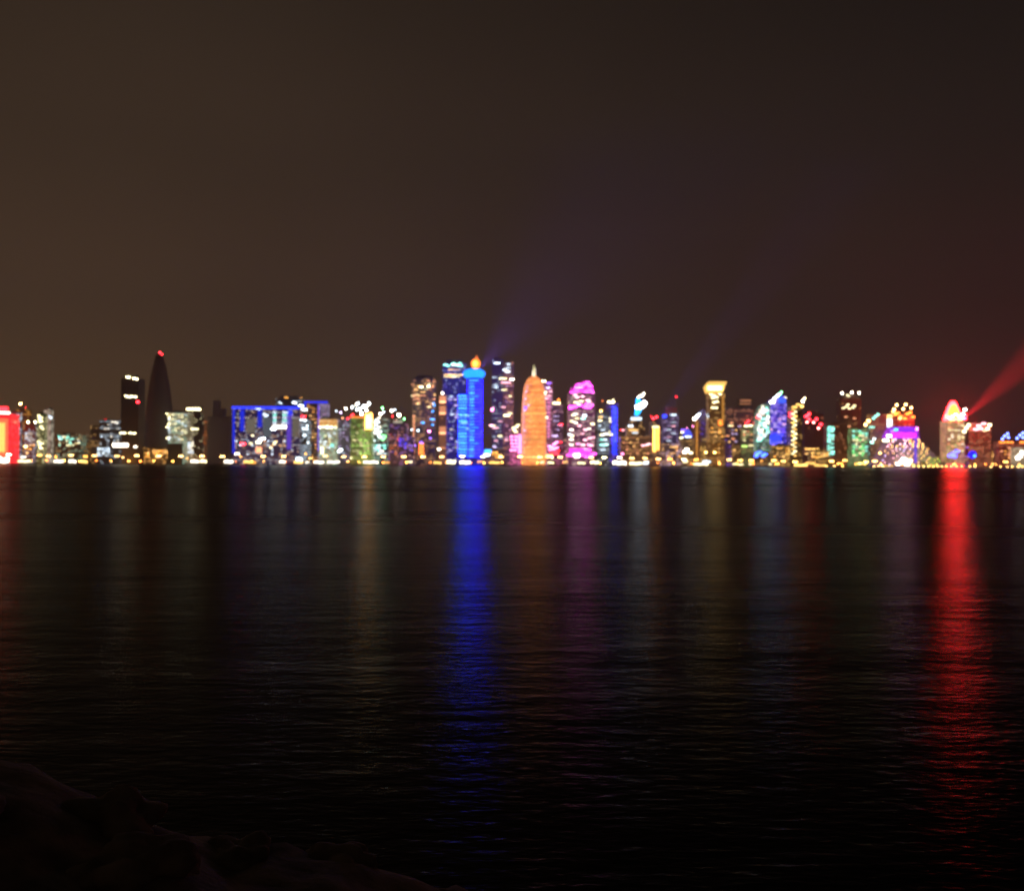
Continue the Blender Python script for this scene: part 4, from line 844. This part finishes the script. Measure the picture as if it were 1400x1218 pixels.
for k in range(66):
    px = 6 + k * 21.3 + rnd.uniform(-9, 9); Y = 2325; s = Y / F; z = 5.2 + rnd.uniform(0, 2.2)
    root = empty('road_lamp', ((px - 700) * s, 2321 - (k % 2) * 22, GZ), 'small amber lamp in the low row along the shore road', 'road lamp', 'small amber lamps along the shore road')
    bm = bmesh.new(); bm_lathe(bm, 0, [(0, .3), (.3, .16), (z, .1)], 8); put('pole', mesh_from(bm, 'pole', STEEL, True), root)
    put('lamp_head', head_mesh('amber' if k % 3 else 'orange', 36), root, (0, 0, z), (q_ := rnd.uniform(.9, 2.0), q_, q_ * .6))

# globe lamp at the foot of the coral topped slab
s = 2300 / F; root = empty('globe_lamp', ((1329.5 - 700) * s, 2300, GZ), 'big blue globe lamp on a post between the red crown and coral top', 'lamp')
zz = ZC + (hor(1329) - 621.5) * s - GZ
bm = bmesh.new(); bm_lathe(bm, 0, [(0, .8), (.6, .5), (zz - 5, .35)], 12); put('post', mesh_from(bm, 'post', STEEL, True), root)
put('globe', unit_ball((.008, .010, 1.0), 3.0), root, (0, 0, zz), (8.5, 8.5, 8.5)); put('bulb', unit_ball((.05, .25, 1.0), 8), root, (1.0, -8.4, zz - 3), (3.2, 1.6, 2.6))

# ------------------------------------------------------------------ trees by the pyramid
BARK = plain('bark', (.12, .08, .05)); LEAF = plain('leaf', (.07, .12, .035), .6, 0, .5, .8)


def tree(px, D, top, w, label):
    s = D / F; X = (px - 700) * s; H = ZC + (hor(px) - top) * s - GZ; rr = w * s / 2
    root = empty('tree', (X, D, GZ), label, 'tree', 'trees by the pyramid')
    bm = bmesh.new(); bm_lathe(bm, 0, [(0, .55), (H * .4, .35), (H * .8, .12)], 8); put('trunk', mesh_from(bm, 'trunk', BARK, True), root)
    bm = bmesh.new(); g = random.Random(int(px))
    lobes = [(g.uniform(-.6, .6) * rr, g.uniform(-.6, .6) * rr, H * g.uniform(.45, .85), rr * g.uniform(.35, .6)) for _ in range(9)]
    for _ in range(1300):
        cx, cyy, cz, r = g.choice(lobes)
        d = Vector((g.gauss(0, 1), g.gauss(0, 1), g.gauss(0, 1))).normalized() * r * g.random() ** .4
        p = Vector((cx, cyy, cz)) + d
        if p.z < H * .22: continue
        a = Vector((g.gauss(0, 1), g.gauss(0, 1), g.gauss(0, 1))).normalized(); b = a.cross(Vector((g.gauss(0, 1), g.gauss(0, 1), g.gauss(0, 1)))).normalized()
        k = g.uniform(.35, .7)
        bm.faces.new([bm.verts.new(p + a * k), bm.verts.new(p + b * k * .6), bm.verts.new(p - a * k), bm.verts.new(p - b * k * .6)])
    put('crown', mesh_from(bm, 'crown', LEAF), root)
    return root


for px, top, w, l in ((1277, 626.5, 20, 'rounded tree lit lime green by a lamp at the corner of the pyramid'), (1262, 631, 12, 'small dark tree between the pyramid entrance and the lime green tree'), (1289, 631.5, 12, 'small tree between the lime green tree and the tower with the red crown')):
    tree(px, 2292, top, w, l)
# the spotlight that throws green light up into the tree
s = 2282 / F
root = empty('uplight', ((1277 - 700) * s, 2281, GZ), 'green uplight on the ground in front of the lime green tree', 'lamp')
bm = bmesh.new(); bm_lathe(bm, 0, [(0, .7), (.5, .7), (.9, .55)], 14); put('housing', mesh_from(bm, 'housing', STEEL, True), root)
bm = bmesh.new(); bm_lathe(bm, 0, [(.92, .5), (1.0, .45)], 14); put('lens', mesh_from(bm, 'lens', glow((.5, 1, .06), 3)), root)
ld = bpy.data.lights.new('uplight_bulb', 'SPOT'); ld.color = (.5, 1.0, .06); ld.energy = 260000; ld.spot_size = R(110); ld.shadow_soft_size = .5
lo = bpy.data.objects.new('uplight_bulb', ld); lo.parent = root; lo.location = (0, -1.0, 1.3); lo.rotation_euler = Vector((0, .75, .65)).to_track_quat('-Z', 'Y').to_euler(); col.objects.link(lo)

# ------------------------------------------------------------------ searchlights
def searchlight(loc, d, c, W, size, label, base=1.6):
    root = empty('searchlight', loc, label, 'searchlight')
    bm = bmesh.new(); bm_box(bm, -base, base, -base, base, 0, .8); put('base', mesh_from(bm, 'base', STEEL), root)
    q = Vector(d).to_track_quat('Z', 'Y').to_euler()
    bm = bmesh.new(); bm_lathe(bm, 0, [(-1.6, .9), (-1.0, 1.5), (1.2, 1.6)], 18); put('barrel', mesh_from(bm, 'barrel', STEEL, True), root, (0, 0, 2.6), None, q)
    bm = bmesh.new(); bm_lathe(bm, 0, [(1.22, 1.4), (1.3, 1.2)], 18); put('lens', mesh_from(bm, 'lens', glow(c, 12)), root, (0, 0, 2.6), None, q)
    l = bpy.data.lights.new('searchlight_bulb', 'SPOT'); l.energy = W; l.color = c; l.spot_size = R(size); l.spot_blend = 1.0; l.shadow_soft_size = 1.5
    o = bpy.data.objects.new('searchlight_bulb', l); o.parent = root; o.location = Vector((0, 0, 2.6)) + Vector(d).normalized() * 1.6
    o.rotation_euler = Vector(d).to_track_quat('-Z', 'Y').to_euler(); col.objects.link(o)
    return root


s = 2330 / F
RB = ((1318.5 - 700) * s, 2338, ZC + (hor(1318) - 575.0) * s)
searchlight((RB[0], RB[1], RB[2]), (.75, .05, .665), (1.0, .02, .03), 1.4e8, 25, 'red searchlight at the roof edge beside the flaming egg crown')
s = 2335 / F
searchlight(((886 - 700) * s, 2358, ZC + (hor(884) - 596.0) * s), (.60, .16, .78), (.12, .07, 1.0), 2.0e7, 18, 'blue searchlight on the roof of the brown block under the flame sign')
searchlight(((656 - 700) * s, 2354, ZC + (hor(657) - 504.6) * s), (.60, .0, .72), (.16, .06, 1.0), 7e6, 66, 'violet searchlight on the saucer roof of the bright blue twin tower', .8)


# ------------------------------------------------------------------ setting: shore, road, sea wall
def sheet(name, x0, x1, y0, y1, z0, z1, mat, kind='structure'):
    bm = bmesh.new(); bm_box(bm, x0, x1, y0, y1, z0, z1)
    return tag(put(name, mesh_from(bm, name, mat)), kind=kind)


sheet('ground', -2300, 2300, 2262, 3150, -1.2, GZ - .02, plain('dry_soil', (.16, .13, .10), .95, 0, .35, .02))
sheet('promenade', -1500, 1500, 2262.6, 2297, GZ - .016, GZ - .008, plain('paving', (.26, .23, .20), .85, 0, .3, .3))
sheet('road', -1500, 1500, 2301, 2318, GZ - .016, GZ - .010, plain('asphalt', (.05, .05, .05), .85, 0, .3, .5))
sheet('kerb', -1500, 1500, 2299.6, 2300.2, GZ - .016, GZ + .12, CONC)
bm = bmesh.new(); bm_prism(bm, [(2260.6, -1.2), (2262, -1.2), (2262, 2.7), (2261.4, 2.7)], -1500, 1500)
for v in bm.verts: v.co = (v.co.y, v.co.x, v.co.z)
tag(put('sea_wall', mesh_from(bm, 'sea_wall', plain('sea_wall_stone', (.20, .17, .15), .9, 0, .4, .15))), 'long dark stone sea wall at the waterline under the city lights', 'wall')

# ------------------------------------------------------------------ water
m = bpy.data.materials.new('sea_water'); m.use_nodes = True
nt = m.node_tree; N = nt.nodes; K = nt.links; N.clear()
out = N.new('ShaderNodeOutputMaterial'); mix = N.new('ShaderNodeMixShader'); dif = N.new('ShaderNodeBsdfDiffuse'); gl = N.new('ShaderNodeBsdfGlossy'); fr = N.new('ShaderNodeFresnel')
gl.distribution = 'BECKMANN'; fr.inputs['IOR'].default_value = 1.33
dif.inputs[0].default_value = (.004, .006, .006, 1); gl.inputs['Color'].default_value = (.24, .24, .24, 1)
K.new(fr.outputs[0], mix.inputs[0]); K.new(dif.outputs[0], mix.inputs[1]); K.new(gl.outputs[0], mix.inputs[2]); K.new(mix.outputs[0], out.inputs[0])
tc = N.new('ShaderNodeTexCoord')


def wave(sx, sy, detail, rot=0.0, rough=.55):
    mp = N.new('ShaderNodeMapping'); mp.inputs['Scale'].default_value = (sx, sy, 1); mp.inputs['Rotation'].default_value = (0, 0, rot)
    nz = N.new('ShaderNodeTexNoise'); nz.inputs['Scale'].default_value = 1; nz.inputs['Detail'].default_value = detail; nz.inputs['Roughness'].default_value = rough
    K.new(tc.outputs['Object'], mp.inputs[0]); K.new(mp.outputs[0], nz.inputs['Vector'])
    return nz.outputs['Fac']


def mad(a, b, c):
    n = N.new('ShaderNodeMath'); n.operation = 'MULTIPLY_ADD'
    for i, v in enumerate((a, b, c)):
        if isinstance(v, (int, float)): n.inputs[i].default_value = v
        else: K.new(v, n.inputs[i])
    return n.outputs[0]


h = mad(wave(2.6, 5.0, 2, .08), .034, 0.0)
h = mad(wave(.45, 1.2, 2, -.12), .062, h)
h = mad(wave(.06, .2, 1, .1), .13, h)
slick = mad(wave(.02, .085, 2, -.05), .5, mad(wave(.0035, .022, 2, .02), .75, -.12))                       # calmer and rougher lanes of water
bp = N.new('ShaderNodeBump'); bp.inputs['Distance'].default_value = 1.0
K.new(h, bp.inputs['Height']); K.new(mad(slick, 1.1, .15), bp.inputs['Strength'])
K.new(bp.outputs[0], gl.inputs['Normal']); K.new(bp.outputs[0], fr.inputs['Normal'])
K.new(mad(slick, .16, .18), gl.inputs['Roughness'])
bm = bmesh.new()
v = [bm.verts.new(p) for p in ((-2300, -60, 0), (2300, -60, 0), (2300, 2261.2, 0), (-2300, 2261.2, 0))]; bm.faces.new(v)
tag(put('water', mesh_from(bm, 'water', m)), kind='structure')

# ------------------------------------------------------------------ near rocky bank
m = bpy.data.materials.new('dark_rock'); m.use_nodes = True
nt2 = m.node_tree; b = nt2.nodes['Principled BSDF']; tc2 = nt2.nodes.new('ShaderNodeTexCoord'); nz = nt2.nodes.new('ShaderNodeTexNoise'); nz.inputs['Scale'].default_value = 2.5; nz.inputs['Detail'].default_value = 8
rp = nt2.nodes.new('ShaderNodeValToRGB'); rp.color_ramp.elements[0].color = (.07, .052, .036, 1); rp.color_ramp.elements[1].color = (.26, .19, .13, 1); rp.color_ramp.elements[0].position = .35; rp.color_ramp.elements[1].position = .7
nt2.links.new(tc2.outputs['Object'], nz.inputs['Vector']); nt2.links.new(nz.outputs['Fac'], rp.inputs[0]); nt2.links.new(rp.outputs[0], b.inputs['Base Color']); b.inputs['Roughness'].default_value = .85
bb = nt2.nodes.new('ShaderNodeBump'); bb.inputs['Strength'].default_value = .6; bb.inputs['Distance'].default_value = .08; nt2.links.new(nz.outputs['Fac'], bb.inputs['Height']); nt2.links.new(bb.outputs[0], b.inputs['Normal'])
ROCK = m


def bank(x, y):
    base = 1.85 - .27 * (x + 4.4) - .13 * max(0, y - 7.5) - .75 * max(0, y - 8.9) - .02 * max(0, 7 - y)
    if x < -4.4: base = 1.75 + .16 * (-4.4 - x) - .13 * max(0, y - 7.5) - .75 * max(0, y - 8.9)
    p = Vector((x * .55, y * .55, 1.3))
    c = noise.noise(p) * .22 + noise.noise(p * 2.3) * .13 + noise.noise(p * 5.1) * .08 + noise.noise(p * 11.0) * .035
    d = noise.voronoi(Vector((x * .8, y * .8, .4)))[0]
    c += .16 * (d[1] - d[0]) - .05
    return min(base, 2.5) + c


bm = bmesh.new(); nx, ny = 150, 120; X0, X1, Y0, Y1 = -14.0, 7.0, -3.0, 13.0
g = [[bm.verts.new((X0 + (X1 - X0) * i / nx, Y0 + (Y1 - Y0) * j / ny, max(-.8, bank(X0 + (X1 - X0) * i / nx, Y0 + (Y1 - Y0) * j / ny)))) for i in range(nx + 1)] for j in range(ny + 1)]
for j in range(ny):
    for i in range(nx): bm.faces.new((g[j][i], g[j][i + 1], g[j + 1][i + 1], g[j + 1][i]))
tag(put('rocky_bank', mesh_from(bm, 'rocky_bank', ROCK, True)), kind='structure')


def boulder(x, y, r, seed):
    bm = bmesh.new(); bmesh.ops.create_icosphere(bm, subdivisions=4, radius=1.0)
    for v in bm.verts:
        n = v.co.normalized(); k = 1 - .35 * noise.voronoi(n * 1.3 + Vector((seed, seed, 0)))[0][0] + .28 * noise.noise(n * 1.4 + Vector((seed, 0, 0))) + .12 * noise.noise(n * 3.5 + Vector((0, seed, 0)))
        v.co = Vector((n.x * 1.25, n.y, n.z * .75)) * k * r
    o = put('boulder', mesh_from(bm, 'boulder', ROCK, True), None, (x, y, max(0, bank(x, y)) - r * .22), None, (0, 0, seed))
    tag(o, 'dark boulder half lost in shadow on the rocky bank by the water', 'boulder', 'boulders on the dark bank')


for k, (x, y, r) in enumerate(((-3.3, 8.3, .42), (-2.3, 8.6, .38), (-4.1, 7.2, .5), (-1.5, 8.9, .34), (-.6, 9.3, .32), (-2.8, 7.5, .45))): boulder(x, y, r, k * 1.9 + .4)

# ------------------------------------------------------------------ haze
m = bpy.data.materials.new('night_haze'); m.use_nodes = True
nt3 = m.node_tree; nt3.nodes.clear(); o3 = nt3.nodes.new('ShaderNodeOutputMaterial'); pv = nt3.nodes.new('ShaderNodeVolumePrincipled')
pv.inputs['Color'].default_value = (.97, .93, .90, 1); pv.inputs['Density'].default_value = 1.0e-4; pv.inputs['Anisotropy'].default_value = .15
nt3.links.new(pv.outputs[0], o3.inputs['Volume'])
bm = bmesh.new(); bm_box(bm, -2400, 2400, -80, 3250, -2.4, 760)
tag(put('haze', mesh_from(bm, 'haze', m)), kind='stuff')

# ------------------------------------------------------------------ night sky
w = bpy.data.worlds.new('World'); sc.world = w; w.use_nodes = True
nt = w.node_tree; N = nt.nodes; K = nt.links; N.clear()
tc = N.new('ShaderNodeTexCoord'); sp = N.new('ShaderNodeSeparateXYZ'); K.new(tc.outputs['Generated'], sp.inputs[0])


def ramp(src, stops):
    r = N.new('ShaderNodeValToRGB'); cr = r.color_ramp; cr.interpolation = 'B_SPLINE' if False else 'EASE'
    cr.elements[0].position, cr.elements[0].color = stops[0][0], (*stops[0][1], 1)
    cr.elements[1].position, cr.elements[1].color = stops[-1][0], (*stops[-1][1], 1)
    for p, c in stops[1:-1]:
        e = cr.elements.new(p); e.color = (*c, 1)
    K.new(src, r.inputs[0]); return r.outputs[0]


def lin(r, g, b): return tuple(((v / 255) / 12.92 if v < 10 else (((v / 255) + .055) / 1.055) ** 2.4) for v in (r, g, b))


west = ramp(sp.outputs[2], [(0.0, lin(92, 68, 46)), (.06, lin(86, 65, 46)), (.16, lin(76, 58, 44)), (.30, lin(64, 50, 38)), (.44, lin(54, 43, 33)), (.75, lin(26, 21, 17)), (1, lin(20, 16, 13))])
east = ramp(sp.outputs[2], [(0.0, lin(47, 32, 32)), (.06, lin(44, 30, 30)), (.16, lin(38, 28, 27)), (.30, lin(30, 26, 23)), (.44, lin(22, 20, 18)), (1, lin(12, 11, 10))])
mr = N.new('ShaderNodeMapRange'); mr.interpolation_type = 'SMOOTHSTEP'; mr.inputs['From Min'].default_value = -.56; mr.inputs['From Max'].default_value = .56
K.new(sp.outputs[0], mr.inputs[0])
mx = N.new('ShaderNodeMix'); mx.data_type = 'RGBA'; K.new(mr.outputs[0], mx.inputs['Factor']); K.new(west, mx.inputs['A']); K.new(east, mx.inputs['B'])
nz = N.new('ShaderNodeTexNoise'); nz.inputs['Scale'].default_value = 2.2; nz.inputs['Detail'].default_value = 3; K.new(tc.outputs['Generated'], nz.inputs['Vector'])
mm = N.new('ShaderNodeMath'); mm.operation = 'MULTIPLY_ADD'; K.new(nz.outputs['Fac'], mm.inputs[0]); mm.inputs[1].default_value = .46; mm.inputs[2].default_value = .62
bg = N.new('ShaderNodeBackground'); wo = N.new('ShaderNodeOutputWorld'); K.new(mx.outputs['Result'], bg.inputs[0]); K.new(mm.outputs[0], bg.inputs[1]); K.new(bg.outputs[0], wo.inputs[0])

# ------------------------------------------------------------------ camera
cd = bpy.data.cameras.new('camera'); cam = bpy.data.objects.new('camera', cd); col.objects.link(cam)
cd.sensor_width = 36; cd.lens = 36 * F / 1400
cd.shift_y = (HOR - 609.0) / 1400
cam.location = (0, 0, ZC); cam.rotation_euler = (R(90), 0, 0)
cam.rotation_euler = (Matrix.Rotation(R(90), 4, 'X') @ Matrix.Rotation(math.atan(TILT), 4, 'Z')).to_euler()
cd.clip_start = .1; cd.clip_end = 20000
cd.dof.use_dof = True; cd.dof.focus_distance = 9.0; cd.dof.aperture_fstop = 36 * F / 1400 / (9.0 * 1000 * .0030)
cd.dof.aperture_ratio = 1.0
sc.camera = cam
